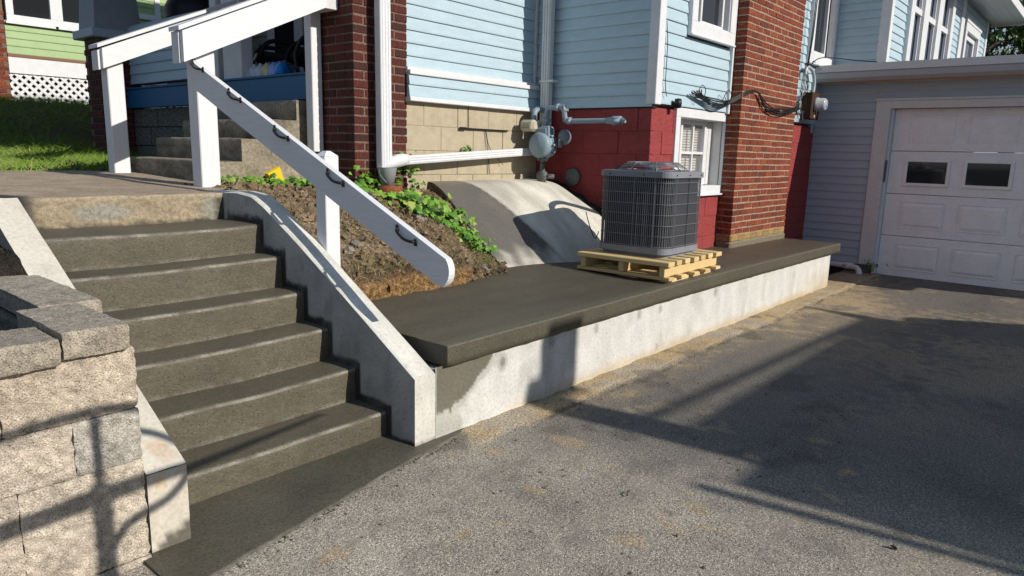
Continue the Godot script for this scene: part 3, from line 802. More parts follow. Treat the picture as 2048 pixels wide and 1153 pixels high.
	part(rim, "rim_cap", B(3.485, 3.58, 2.045, 2.065, -8.83, -5.03, .004), M.porch_blue)
	part(t, "porch_floor", B(3.58, 5.05, 1.98, 2.05, -9.9, -4.82), mat(L(.20, .20, .20), .8, T.wood, 2.0))
	boards(t, "x", 3.55, -8.80, -7.02, 2.11, 2.72, .105, M.blue)
	part(t, "rail_wall_core", B(3.57, 3.68, 2.11, 2.75, -8.80, -7.02), M.grey_side)
	part(t, "porch_column", B(3.58, 3.70, 2.06, 3.6, -6.76, -6.42, .006), M.trim)
	part(t, "porch_column", B(3.60, 3.68, 2.06, 3.6, -7.02, -6.90, .006), M.trim)
	var pier := part(t, "corner_pier", B(3.235, 3.66, 1.0, 2.60, -9.22, -8.835), M.mortar_dark)
	for r in 22:
		var st := S()
		var y := 1.06 + r * .0677
		var k0 := .0 if r % 2 == 0 else .1
		for a in [3.23 - k0, 3.43 - k0, 3.63 - k0]:
			var s0 := maxf(a, 3.228); var s1 := minf(a + .193, 3.666)
			if s1 - s0 > .02: 
				var sb := S()
				bb(sb, s0, s1, y + .005, y + .063, -8.85, -8.828, .003)
				part(pier, "brick", sb, M.rugs[(r + int(a * 10)) % 4])
		for a in [-9.23 + k0, -9.03 + k0]:
			bb(st, 3.226, 3.25, y + .005, y + .063, a, a + .19, .003)
		part(pier, "brick", st, M.rugs[r % 4])
	part(t, "pier_cap", B(3.15, 3.74, 2.585, 2.68, -9.32, -8.74, .01), M.grey_side)
	var col := S()
	hexa(col, [Vector3(3.20, 2.68, -8.80), Vector3(3.70, 2.68, -8.80), Vector3(3.70, 2.68, -9.26), Vector3(3.20, 2.68, -9.26), Vector3(3.29, 4.0, -8.88), Vector3(3.61, 4.0, -8.88), Vector3(3.61, 4.0, -9.18), Vector3(3.29, 4.0, -9.18)])
	part(t, "tapered_column", col, mat(L(.30, .33, .37), .6, T.wood, 1.0))
	boards(t, "x", 5.00, -9.9, -4.80, 2.06, 3.9, .105, mat(L(.32, .38, .39), .6, T.wood, 1.0))
	var dr := part(t, "porch_door", B(4.93, 4.985, 2.06, 3.9, -8.21, -7.46, .004), M.trim_dull)
	part(dr, "pane", B(4.92, 4.93, 2.2, 3.8, -8.03, -7.63), M.glass)
	part(t, "trim", B(4.90, 4.98, 2.06, 2.72, -8.62, -8.50), M.trim_dull)
	part(t, "wall", B(5.03, 5.9, 2.0, 3.9, -9.9, -4.81), mat(L(.35, .35, .33), .9))
	# unseen roofs above the frame; porch roof shaped to shade the bank
	var rf := S()
	prism(rf, PackedVector2Array([Vector2(-4.25, 4.02), Vector2(-6.9, 5.3), Vector2(-9.6, 3.85), Vector2(-9.6, 3.70), Vector2(-6.9, 5.12), Vector2(-4.25, 3.88)]), 2.70, 5.85, along_x)
	part(t, "porch_roof", rf, M.roofing)
	rf = S()
	prism(rf, PackedVector2Array([Vector2(-2.95, 6.0), Vector2(-6.0, 8.0), Vector2(-9.2, 6.0), Vector2(-9.2, 5.8), Vector2(-2.95, 5.8)]), 6.5, 10.5, along_x)
	part(t, "main_roof", rf, M.roofing)
	# rear wing above the garage
	boards(t, "x", 10.385, -3.27, -2.70, 2.55, 4.7, .1035, M.blue)
	var wh := [[11.25, 14.12, 2.4, 4.6], [15.0, 16.72, 2.4, 3.95]]
	boards(t, "z", -2.615, 10.48, 17.62, 2.60, 4.28, .1035, M.blue, wh)
	boards(t, "z", -2.615, 10.48, 15.9, 4.28, 4.7, .1035, M.blue, wh)
	part(t, "corner_post", B(10.37, 10.49, 2.55, 4.8, -2.71, -2.585, .004), M.trim)
	part(t, "corner_post", B(17.62, 17.78, 2.6, 4.5, -2.72, -2.585, .004), M.trim)
	part(t, "trim", B(14.88, 15.16, 2.6, 4.5, -2.63, -2.575, .004), M.trim)
	part(t, "corner_trim", B(10.345, 10.385, 2.6, 4.8, -3.27, -3.22, .004), M.grey_side)
	part(t, "wall", B(10.45, 17.6, 2.5, 4.8, -8.0, -2.68), mat(L(.35, .35, .33), .9))
	var wf := S()
	frame(wf, "z", -2.60, 11.22, 14.12, 2.35, 4.7, .20, -.03, .05)
	for x in [12.02, 12.95]: bb(wf, x, x + .32, 2.5, 4.6, -2.63, -2.56)
	var w3 := part(t, "window", wf, M.trim)
	for k in 3:
		var x: float = [11.42, 12.34, 13.27][k]; var x1: float = [12.02, 12.95, 13.92][k]
		var y: float = [3.50, 3.54, 3.60][k]
		var sh := S()
		bb(sh, x, x1, 3.52, 3.60, -2.64, -2.59); bb(sh, x, x + .04, 2.5, 4.6, -2.64, -2.60); bb(sh, x1 - .04, x1, 2.5, 4.6, -2.64, -2.60)
		part(w3, "sash", sh, M.trim)
		part(w3, "pane", B(x, x1, 2.5, 4.6, -2.655, -2.65), M.glass_sky)
	wf = S()
	frame(wf, "z", -2.60, 15.24, 16.72, 2.4, 3.92, .14, -.03, .05)
	bb(wf, 15.2, 16.78, 3.92, 4.0, -2.62, -2.54)
	var w4 := part(t, "window", wf, M.trim)
	var s4 := S()
	frame(s4, "z", -2.61, 15.38, 16.58, 2.5, 3.78, .10, -.04, .0)
	part(w4, "sash", s4, M.trim)
	part(w4, "pane", B(15.45, 16.5, 2.5, 3.72, -2.655, -2.65), M.glass_sky)
	# gable roof of the rear wing: eave soffit seen from below
	var so := S()
	bb(so, 10.45, 18.35, 4.28, 4.32, -2.60, -2.02)
	var sv := part(t, "soffit", so, M.trim)
	for k in 5: part(sv, "soffit_groove", B(10.5, 18.3, 4.277, 4.279, -2.56 + k * .1, -2.553 + k * .1), M.trim_dull)
	part(t, "fascia", B(10.45, 18.36, 4.26, 4.42, -2.02, -1.985, .004), M.trim)
	part(t, "fascia", B(18.35, 18.385, 4.26, 4.42, -2.62, -2.02, .004), M.trim)
	var hr := S()
	prism(hr, PackedVector2Array([Vector2(-1.97, 4.42), Vector2(-5.5, 6.4), Vector2(-9.0, 4.42)]), 10.45, 18.40, along_x)
	part(t, "wing_roof", hr, M.roofing)

func garage() -> void:
	var t := thing("garage", "grey sided attached garage with a white panelled overhead door", "garage")
	boards(t, "x", 10.05, -3.315, -2.555, .115, 2.45, .1035, M.grey_side)
	boards(t, "x", 10.05, -2.555, 2.6, 2.215, 2.45, .1035, M.grey_side)
	boards(t, "x", 10.05, .62, 2.6, .115, 2.215, .1035, M.grey_side)
	part(t, "corner_trim", B(10.02, 10.07, .40, 2.44, -3.345, -3.312, .003), M.trim_dull)
	part(t, "gutter_pipe", B(9.93, 10.0, 1.80, 2.42, -3.36, -3.29, .01), M.grey_side)
	part(t, "wall", B(10.08, 16.5, .1, 2.55, -3.30, -2.36), mat(L(.2, .2, .2), .9))
	part(t, "wall", B(10.08, 16.5, 2.14, 2.55, -2.36, 2.6), mat(L(.2, .2, .2), .9))
	part(t, "wall", B(10.08, 16.5, .0, 2.14, .42, 2.6), mat(L(.2, .2, .2), .9))
	part(t, "foundation", B(10.09, 16.5, -.03, .12, -3.30, -2.36), mat(L(.10, .09, .085), .9, T.rock, 2.0))
	part(t, "foundation_block", B(10.03, 10.2, -.02, .125, -2.56, -2.42, .01), M.grey_block)
	var tr := S()
	bb(tr, 10.005, 10.06, .125, 2.20, -2.548, -2.375, .004); bb(tr, 10.005, 10.06, .0, 2.20, .40, .58, .004)
	bb(tr, 10.005, 10.06, 2.105, 2.20, -2.375, .40, .004)
	bb(tr, 9.99, 10.06, 2.20, 2.228, -2.56, .60, .004)
	part(t, "door_trim", tr, M.trim_dull)
	var ij := S()
	bb(ij, 10.062, 10.15, .0, 2.103, -2.395, -2.345, .003)
	part(t, "jamb", ij, M.trim)
	# overhead door of four sections with raised panels and two windows in view
	var ys := [-.01, .522, 1.054, 1.588, 2.11]
	for s in 4:
		var st := S()
		bb(st, 10.12, 10.16, ys[s] + .003, ys[s + 1] - .003, -2.343, .40, .006)
		var sec := part(t, "door_section", st, M.door)
		for k in 4:
			var z0 := -2.165 + k * .640
			var y0: float = [.092, .628, 1.160, 1.69][s]; var y1: float = [.428, .966, 1.497, 2.02][s]
			var pp := S()
			if s == 2:
				frame(pp, "x", 10.118, z0, z0 + .505, y0, y1, .038, -.004, .018)
				part(sec, "window_frame", pp, M.door)
				part(sec, "pane", B(10.112, 10.118, y0 + .036, y1 - .036, z0 + .036, z0 + .47), M.glass)
			else:
				var dd := .004 if s == 3 else .013
				frame(pp, "x", 10.118, z0, z0 + .505, y0, y1, .012, -.004, dd * .5)
				hexa(pp, [Vector3(10.1185, y0 + .02, z0 + .02), Vector3(10.1185, y1 - .02, z0 + .02), Vector3(10.1185, y1 - .02, z0 + .485), Vector3(10.1185, y0 + .02, z0 + .485),
					Vector3(10.118 - dd, y0 + .055, z0 + .055), Vector3(10.118 - dd, y1 - .055, z0 + .055), Vector3(10.118 - dd, y1 - .055, z0 + .45), Vector3(10.118 - dd, y0 + .055, z0 + .45)])
				part(sec, "raised_panel", pp, M.door)
	part(t, "bottom_seal", B(10.115, 10.17, -.02, .004, -2.34, .40), M.dark)
	part(t, "spring_bracket", B(10.03, 10.06, 1.20, 1.47, -2.375, -2.352, .004), M.pipe_grey)
	# flat roof edge with gutter and soffit
	part(t, "soffit", B(9.86, 10.06, 2.44, 2.455, -3.33, 2.8), M.soffit)
	part(t, "soffit_strip", B(10.0, 10.045, 2.428, 2.44, -3.25, 2.8), mat(L(.60, .48, .36), .7))
	var gu := S()
	prism(gu, PackedVector2Array([Vector2(9.86, 2.435), Vector2(9.79, 2.435), Vector2(9.75, 2.475), Vector2(9.75, 2.535), Vector2(9.765, 2.535), Vector2(9.765, 2.55), Vector2(9.86, 2.55)]), -3.34, 2.8, along_z)
	part(t, "gutter", gu, M.gutter)
	var dp := S()
	hexa(dp, [Vector3(9.755, 2.552, -3.34), Vector3(9.755, 2.552, 2.8), Vector3(10.3, 2.552, 2.8), Vector3(10.3, 2.552, -3.34), Vector3(9.80, 2.645, -3.34), Vector3(9.80, 2.645, 2.8), Vector3(10.3, 2.66, 2.8), Vector3(10.3, 2.66, -3.34)])
	part(t, "roof_edge", dp, M.gutter)
	part(t, "roof", B(10.2, 17.0, 2.55, 2.64, -2.58, 2.8), M.roofing)
	var pv := thing("drain_pipe", "white plastic drain pipe lying under the grey garage siding", "pipe", Vector3(9.9, .06, -2.9))
	var pst := S(true)
	tube(pst, bend([Vector3(.05, .05, -.55), Vector3(.02, .035, .30), Vector3(-.06, .025, .42), Vector3(-.09, -.05, .43)], .08), .036, 12)
	part(pv, "pipe", pst, M.pvc)
	pst = S(true)
	tube(pst, [Vector3(.025, .037, .20), Vector3(.018, .035, .31)], .043, 12)
	part(pv, "collar", pst, M.pvc)

func chimney() -> void:
	var t := thing("brick_chimney", "tall red brick chimney with pale mortar and a yellow base course, against blue siding", "chimney")
	part(t, "mortar_core", B(7.2545, 8.808, .44, 6.6, -3.40, -3.1345), M.mortar)
	var c := bricks(t, "z", -3.13, 7.25, 8.82, .640, 31, M.bricks, 262, .10, false)
	var c2 := bricks(t, "x", 7.25, -3.30, -3.232, .640, 37, M.bricks, 38, .05, true)
	bricks(t, "z", -3.13, 7.25, 8.82, .640 + 31 * .0677, 20, M.bricks, 0, .10, true)
	for k in 9:
		var x := 7.25 + k * .1745
		var st := S()
		bb(st, x + .004, x + .170, .575 + rnd(-.003, .003), .637, -3.28, -3.124 + rnd(-.004, .004), .004)
		part(t, "base_brick", st, M.yellow_brick[k % 2])
	part(t, "base_brick", B(7.242, 7.30, .575, .637, -3.30, -3.13, .004), M.yellow_brick[1])
	var f := S()
	bb(f, 7.235, 8.83, .44, .572, -3.30, -3.115, .02)
	part(t, "footing", f, mat(L(.45, .38, .27), .95, T.rock, 4.0, T.nrock, 1.5))

func pillar() -> void:
	var t := thing("brick_pillar", "dark red brick porch pillar with scratched bricks behind the white downspout", "pillar")
	part(t, "mortar_core", B(3.4845, 4.0105, .9, 3.9, -5.02, -4.6045), M.mortar_dark)
	bricks(t, "z", -4.60, 3.48, 4.015, 1.03, 25, M.rugs, 150, .10, false)
	bricks(t, "x", 3.48, -5.03, -4.7015, 1.03, 25, M.rugs, 150, .10, true)
	bricks(t, "z", -4.60, 3.48, 4.015, 1.03 + 25 * .0677, 17, M.rugs, 0, .10, true)
	bricks(t, "x", 3.48, -5.03, -4.7015, 1.03 + 25 * .0677, 17, M.rugs, 0, .10, false)

# ------------------------------------------------------------ railings
func sloped(st: SurfaceTool, x0: float, x1: float, y0: float, sl: float, h: float, z0: float, z1: float, b := .004) -> void:
	var len_ := x1 - x0
	prism(st, PackedVector2Array([Vector2(x0, y0), Vector2(x1, y0 + sl * len_), Vector2(x1, y0 + sl * len_ + h), Vector2(x0, y0 + h)]), z0, z1, along_z)
func railings() -> void:
	var t := thing("white_railing", "white wooden railing from the brick pillar down the concrete steps, with black pull handles", "railing")
	part(t, "post", B(2.352, 2.487, 1.14, 2.12, -4.94, -4.805, .006), M.white_y)
	var b := S()
	sloped(b, 2.255, 3.36, 1.980, .463, .195, -4.80, -4.76)
	part(t, "beam", b, M.white_x)
	b = S()
	sloped(b, 2.245, 3.40, 1.975, .463, .200, -4.90, -4.803)
	part(t, "beam", b, mat(L(.70, .70, .72), .5, T.wood, 2.0))
	b = S()
	sloped(b, 2.235, 3.40, 2.176, .463, .028, -4.91, -4.765)
	part(t, "cap_board", b, M.white_x)
	part(t, "post", B(3.372, 3.465, 1.42, 2.62, -5.08, -4.985, .005), M.white_y)
	b = S()
	hexa(b, [Vector3(3.34, 2.49, -5.06), Vector3(3.47, 2.49, -5.06), Vector3(3.47, 2.49, -4.77), Vector3(3.34, 2.49, -4.77), Vector3(3.34, 2.75, -5.06), Vector3(3.47, 2.75, -5.06), Vector3(3.47, 2.75, -4.77), Vector3(3.34, 2.75, -4.77)])
	part(t, "beam_block", b, M.trim_dull)
	# newel post with a pyramid top
	var nw := S()
	bb(nw, 2.352, 2.445, .55, 1.41, -3.475, -3.380, .004)
	hexa(nw, [Vector3(2.352, 1.41, -3.475), Vector3(2.445, 1.41, -3.475), Vector3(2.445, 1.41, -3.38), Vector3(2.352, 1.41, -3.38), Vector3(2.385, 1.438, -3.445), Vector3(2.412, 1.438, -3.445), Vector3(2.412, 1.438, -3.41), Vector3(2.385, 1.438, -3.41)])
	part(t, "newel_post", nw, M.white_y)
	# sloping board: straight edges, cut plumb at the top, rounded at the foot
	var a := Vector2(-4.83, 2.015); var a2 := Vector2(-4.83, 1.845)
	var e := Vector2(-2.43, .955); var e2 := Vector2(-2.435, .822)
	var poly := PackedVector2Array([a, a2, e2])
	var c := Vector2(-2.475, .893)
	for k in 9:
		var an := lerpf(-1.05, .75, k / 8.0)
		poly.append(Vector2(-2.445, .895) + Vector2(cos(an), sin(an)) * .088)
	var bd := S()
	prism(bd, poly, 2.312, 2.351, along_x)
	part(t, "sloping_board", bd, M.white_z)
	# pull handles on the board, five in a row
	var zc := [-4.69, -4.24, -3.735, -3.225, -2.655]
	var yc := [1.955, 1.753, 1.527, 1.296, 1.039]
	for k in 5:
		var z: float = zc[k]
		var y: float = yc[k] + .004
		var d := Vector3(0, -.442, 1.0).normalized()
		var o := Vector3(2.312, y, z)
		var h := S(true)
		var L_ := .066
		tube(h, spline([o - d * L_ + Vector3(-.002, 0, 0), o - d * L_ * .92 + Vector3(-.018, -.008, 0), o + Vector3(-.024, -.016, 0), o + d * L_ * .92 + Vector3(-.018, -.002, 0), o + d * L_ + Vector3(-.002, 0, 0)], 5), .0075, 8)
		for s in [-1, 1]:
			bx(h, o + d * (L_ + .008) * s + Vector3(-.004, 0, 0), Vector3(.007, .034, .020), .002, Transform3D.IDENTITY)
		var hm := part(t, "pull_handle", h, M.black)
	# far railing
	t = thing("white_railing", "white wooden railing on the far side of the porch steps, its post in the grass", "railing")
	part(t, "post", B(2.385, 2.512, 1.15, 2.13, -6.50, -6.37, .006), M.white_y)
	b = S()
	sloped(b, 2.345, 3.52, 2.035, .440, .155, -6.37, -6.33)
	part(t, "beam", b, M.white_x)
	b = S()
	sloped(b, 2.325, 3.52, 2.025, .440, .150, -6.50, -6.373)
	part(t, "beam", b, mat(L(.70, .70, .72), .5, T.wood, 2.0))
	b = S()
	sloped(b, 2.315, 3.52, 2.192, .440, .028, -6.52, -6.335)
	part(t, "cap_board", b, M.white_x)
# ------------------------------------------------------------ stone blocks at lower left
func rough_block(x0: float, x1: float, y0: float, y1: float, z0: float, z1: float, sd: float, amp: float, col: Color, tr := 0.0) -> Mesh:
	# a split-faced block: rough front (+z) and sides, flatter top; tr moves the top back at the right end
	var d := .011
	var shape := func(nx, ny, nz_):
		var p := Vector3(lerpf(x0, x1, nx), lerpf(y0, y1, ny), lerpf(z0, z1, nz_))
		var ex := minf(nx, 1.0 - nx) * (x1 - x0); var ey := minf(ny, 1.0 - ny) * (y1 - y0); var ez := minf(nz_, 1.0 - nz_) * (z1 - z0)
		var r := .0045
		p.z -= (r * (1.0 - sm(0, r * 2.0, ex)) + r * (1.0 - sm(0, r * 2.0, ey))) * (1.0 if nz_ > .5 else 0.0)
		p.y -= r * (1.0 - sm(0, r * 2.0, ex)) * (1.0 if ny > .5 else -1.0) * .6
		var w := n(p.x + sd, p.y, p.z, 11.0) * amp * .8 + n(p.x + sd, p.y, p.z, 45.0) * amp * .75
		if nz_ >= .999: p.z += w
		elif ny >= .999: p.y += w * .3
		if nx <= .001 or nx >= .999: p.x += n(p.y, p.z, sd, 14.0) * amp * .5
		return p
	var st := SurfaceTool.new()
	st.begin(Mesh.PRIMITIVE_TRIANGLES)
	var colr := func(p: Vector3):
		var c := col * (1.0 + .22 * n(p.x + sd, p.y, p.z, 7.0) + .2 * n(p.x, p.y + sd, p.z, 26.0))
		return mixc(c, col * .38, sm(.28, .5, n(p.x, p.y, p.z + sd, 5.0) + .35 * n(p.x, p.y, p.z, 30.0)) * .35)
	var mk := func(us, vs, f: Callable, out: Vector3): return sheet(us, vs, func(u, v):
		var p: Vector3 = f.call(u, v)
		return [p, colr.call(p)], out)
	var nu := steps(0, 1, clampf(d / (x1 - x0), .01, .5)); var nv := steps(0, 1, clampf(d / (y1 - y0), .02, .5)); var nw := steps(0, 1, clampf(d / (z1 - z0), .02, .5))
	st.append_from(mk.call(nu, nv, func(u, v): return shape.call(u, v, 1.0), Vector3(0, 0, 1)), 0, Transform3D.IDENTITY)
	st.append_from(mk.call(nu, nw, func(u, v): return shape.call(u, 1.0, v), Vector3(0, 1, 0)), 0, Transform3D.IDENTITY)
	st.append_from(mk.call(nw, nv, func(u, v): return shape.call(1.0, v, u), Vector3(1, 0, 0)), 0, Transform3D.IDENTITY)
	st.append_from(mk.call([0, .5, 1], nv, func(u, v): return shape.call(0.0, v, u), Vector3(-1, 0, 0)), 0, Transform3D.IDENTITY)
	st.append_from(mk.call([0, .5, 1], [0, .5, 1], func(u, v): return shape.call(u, v, 0.0), Vector3(0, 0, -1)), 0, Transform3D.IDENTITY)
	st.append_from(mk.call([0, .5, 1], [0, .5, 1], func(u, v): return shape.call(u, 0.0, v), Vector3(0, -1, 0)), 0, Transform3D.IDENTITY)
	return st.commit()
func stone_wall() -> void:
	var t := thing("stone_block_wall", "rough split-face stone block wall with flat capstones at the left of the steps", "wall")
	var A := Color(.66, .575, .475); var K := Color(.50, .44, .355)
	# capstones
	part(t, "capstone", rough_block(.712, .905, .792, .878, -2.85, -2.408, 3.0, .009, K), M.stone)
	part(t, "capstone", rough_block(.785, .985, .800, .880, -3.62, -2.853, 8.0, .009, K * 1.05), M.stone)
	part(t, "capstone", rough_block(.30, .703, .778, .862, -2.635, -2.402, 5.0, .012, K * .92), M.stone)
	part(t, "capstone", rough_block(-.35, .296, .778, .862, -2.635, -2.402, 6.0, .012, K), M.stone)
	# courses below
	var rows := [[.5765, .789, [-.3, .540, .930]], [.391, .5755, [-.3, .100, .725, .930]], [.032, .390, [-.3, .560, .930]], [-.1, .027, [-.3, .5, .935]]]
	var k := 0
	for r in rows:
		for i in (r[2] as Array).size() - 1:
			k += 1
			var c := A * rnd(.92, 1.06)
			if k == 5: c = Color(.56, .525, .465)
			if k == 2: c = Color(.66, .56, .45)
			part(t, "stone_block", rough_block(r[2][i] + .0012, r[2][i + 1] - .0012, r[0] + .001, r[1] - .0005, -2.64, -2.436, k * 3.7, .013, c), M.stone)
	part(t, "return_wall", B(.76, .94, .0, .79, -3.6, -2.66, .01), mat(L(.3, .27, .22), .95, T.rock, 2.0, T.nrock))
	# soil in the planter behind the blocks
	var f := func(x, z):
		var y := .60 + .08 * n(x, 0, z, 5.0) + .03 * n(x, 0, z, 22.0) + .34 * sm(-3.3, -3.7, z)
		return [Vector3(x, y, z), Color(.06, .048, .035) * (1.0 + .6 * n(x, 2, z, 9.0))]
	struct("planter_soil", sheet(steps(-.3, .945, .03), steps(-2.64, -5.0, .04), f, Vector3.UP), M.soil)

# ------------------------------------------------------------ far green house
func green_house() -> void:
	var t := thing("green_house", "pale green sided house with white windows, brick pier and white lattice skirt", "house")
	var z := -13.3
	boards(t, "z", z, 3.57, 6.6, 2.76, 3.24, .1135, M.green, [], .012)
	boards(t, "z", z - .3, 4.95, 6.6, 3.24, 4.4, .1135, M.green, [], .012)
	part(t, "wall", B(3.4, 12.0, 1.5, 6.0, -22.0, z - .36), mat(L(.25, .3, .2), .9))
	part(t, "brown_strip", B(3.57, 6.6, 2.715, 2.76, z - .02, z + .03), mat(L(.22, .12, .08), .8))
	part(t, "fascia", B(3.57, 6.6, 2.47, 2.715, z - .02, z + .018, .003), M.trim)
	var g := 4.95
	part(t, "pier", B(3.0, 3.552, 1.2, 4.6, z - .35, z + .055), M.mortar_dark)
	for r in 22:
		var y := 1.95 + r * .0677
		for k in 3:
			var x := 3.0 + k * .203 - (.1 if r % 2 == 1 else .0)
			var st := S()
			bb(st, maxf(x, 2.99), minf(x + .194, 3.558), y + .005, y + .063, z - .02, z + .062, .003)
			part(t, "brick", st, M.bricks[(r * 2 + k) % 5])
	# lattice: crossing slats and a dark space behind
	part(t, "lattice_back", B(3.56, 6.6, 1.6, 2.47, z - .35, z - .30), M.dark)
	for s in [-1, 1]:
		var c := -8
		for i in 38:
			var x := 2.75 + i * .125
			var st := S()
			var y0 := 1.72; var y1 := 2.47
			var a := Vector2(x, y0); var b := Vector2(x + (y1 - y0) * s, y1)
			if s < 0: a.x += .02; b.x += .02
			# trim to the opening
			for q in 2:
				var lim: float = 3.565 if q == 0 else 6.6
				if (q == 0 and minf(a.x, b.x) < lim) or (q == 1 and maxf(a.x, b.x) > lim):
					var lo: bool = (a.x < lim) if q == 0 else (a.x > lim)
					var tt := (lim - a.x) / (b.x - a.x)
					if tt > 0 and tt < 1:
						var m := a.lerp(b, tt)
						if lo: a = m
						else: b = m
			if minf(a.x, b.x) < 3.56 or maxf(a.x, b.x) > 6.61 or a.distance_to(b) < .05: continue
			var d := (b - a).normalized(); var w := Vector2(-d.y, d.x) * .021
			var zz := z - .012 if s > 0 else z - .004
			prism(st, PackedVector2Array([a - w, b - w, b + w, a + w]), zz - .006, zz, along_z)
			part(t, "lattice_slat", st, M.trim)
	# windows
	for k in 2:
		var x0: float = 3.60 + k * .67
		var st := S()
		frame(st, "z", z, x0, x0 + .70, 3.235, 4.6, .10, -.03, .04 + .001 * k)
		bb(st, x0 - .02, x0 + .69, 3.20 + .001 * k, 3.234, z - .02, z + .06)
		var w := part(t, "window", st, M.trim)
		part(w, "pane", B(x0 + .1, x0 + .6, 3.335, 4.5, z - .03, z - .025), M.glass)
	var st2 := S()
	frame(st2, "z", z - .3, 5.35, 6.05, 3.60, 4.6, .09, -.03, .04)
	var w2 := part(t, "window", st2, M.trim)
	part(w2, "pane", B(5.44, 5.96, 3.69, 4.5, z - .33, z - .325), M.glass)

func neighbour() -> void:
	# unseen house across the driveway; roofline and poles shaped to cast the asphalt shadow
	var t := thing("neighbouring_house", "two storey house across the driveway with a ridge roof and chimney", "house", Vector3(-.23, 0, 0))
	var roof := S()
	prism(roof, PackedVector2Array([Vector2(6.1, 3.55), Vector2(9.0, 5.755), Vector2(11.9, 3.55), Vector2(11.9, 3.40), Vector2(9.0, 5.61), Vector2(6.1, 3.40)]), 5.02, 9.0, along_x)
	prism(roof, PackedVector2Array([Vector2(7.2, 4.03), Vector2(9.0, 5.50), Vector2(10.8, 4.03), Vector2(10.8, 3.88), Vector2(9.0, 5.35), Vector2(7.2, 3.88)]), 4.71, 5.015, along_x)
	part(t, "roof", roof, M.roofing)
	var w := S()
	prism(w, PackedVector2Array([Vector2(6.5, -.02), Vector2(6.5, 3.75), Vector2(9.0, 5.635), Vector2(11.5, 3.75), Vector2(11.5, -.02)]), 5.12, 9.3, along_x)
	prism(w, PackedVector2Array([Vector2(7.5, -.02), Vector2(7.5, 4.0), Vector2(9.0, 5.26), Vector2(10.5, 4.0), Vector2(10.5, -.02)]), 4.74, 5.11, along_x)
	part(t, "wall", w, mat(L(.5, .48, .44), .8))
	var ch := S()
	bb(ch, 5.03, 5.265, 5.2, 6.30, 8.9, 9.1); bb(ch, 5.165, 5.51, 6.21, 6.60, 8.9, 9.1)
	part(t, "chimney", ch, M.bricks[0])
	var v := S(true)
	tube(v, [Vector3(8.9, 5.6, 9.0), Vector3(9.08, 5.9, 9.0), Vector3(9.2, 6.12, 9.0)], [.14, .07, .01], 8)
	part(t, "roof_finial", v, M.dark)
	v = S(true)
	tube(v, [Vector3(5.2, 5.872, 9.0), Vector3(8.95, 5.765, 9.0)], .026, 6)
	part(t, "ridge_rail", v, M.galv)
	v = S(true)
	tube(v, [Vector3(4.60, 0, 9.0), Vector3(4.60, 5.55, 9.0)], .035, 8)
	part(t, "vent_pipe", v, M.galv)
	for k in 3:
		var fr := S()
		bb(fr, 5.5 + k * 1.2, 6.2 + k * 1.2, 1.1, 2.5, 6.46, 6.5)
		var fm := part(t, "window", fr, M.trim)
		part(fm, "pane", B(5.58 + k * 1.2, 6.12 + k * 1.2, 1.2, 2.4, 6.44, 6.455), M.glass)
	# unseen iron scroll and pole, added to cast the shadow on the stones
	var p := thing("added_shadow_scroll", "black iron scroll on a pole, unseen and added to cast a shadow", "shadow caster", Vector3(1.38, 0, 1.5))
	var m := S(true)
	tube(m, [Vector3(0, -.05, 0), Vector3(0, 2.46, 0)], .034, 8)
	part(p, "pole", m, M.black)
	m = S(true)
	tube(m, [Vector3(-1.0, 2.36, 0), Vector3(0, 2.43, 0), Vector3(.35, 2.44, 0), Vector3(1.25, 2.52, 0)], [.028, .030, .022, .008], 8)
	part(p, "bar", m, M.black)
	m = S(true)
	tube(m, spline([Vector3(-.9, 2.62, 0), Vector3(-.3, 2.705, 0), Vector3(.06, 2.72, 0), Vector3(.27, 2.63, 0), Vector3(.34, 2.48, 0), Vector3(.24, 2.35, 0), Vector3(.08, 2.30, 0), Vector3(0, 2.2, 0)], 6), .017, 8)
	tube(m, [Vector3(0, 2.4, 0), Vector3(.0, 2.70, 0)], .018, 6)
	part(p, "scroll", m, M.black)

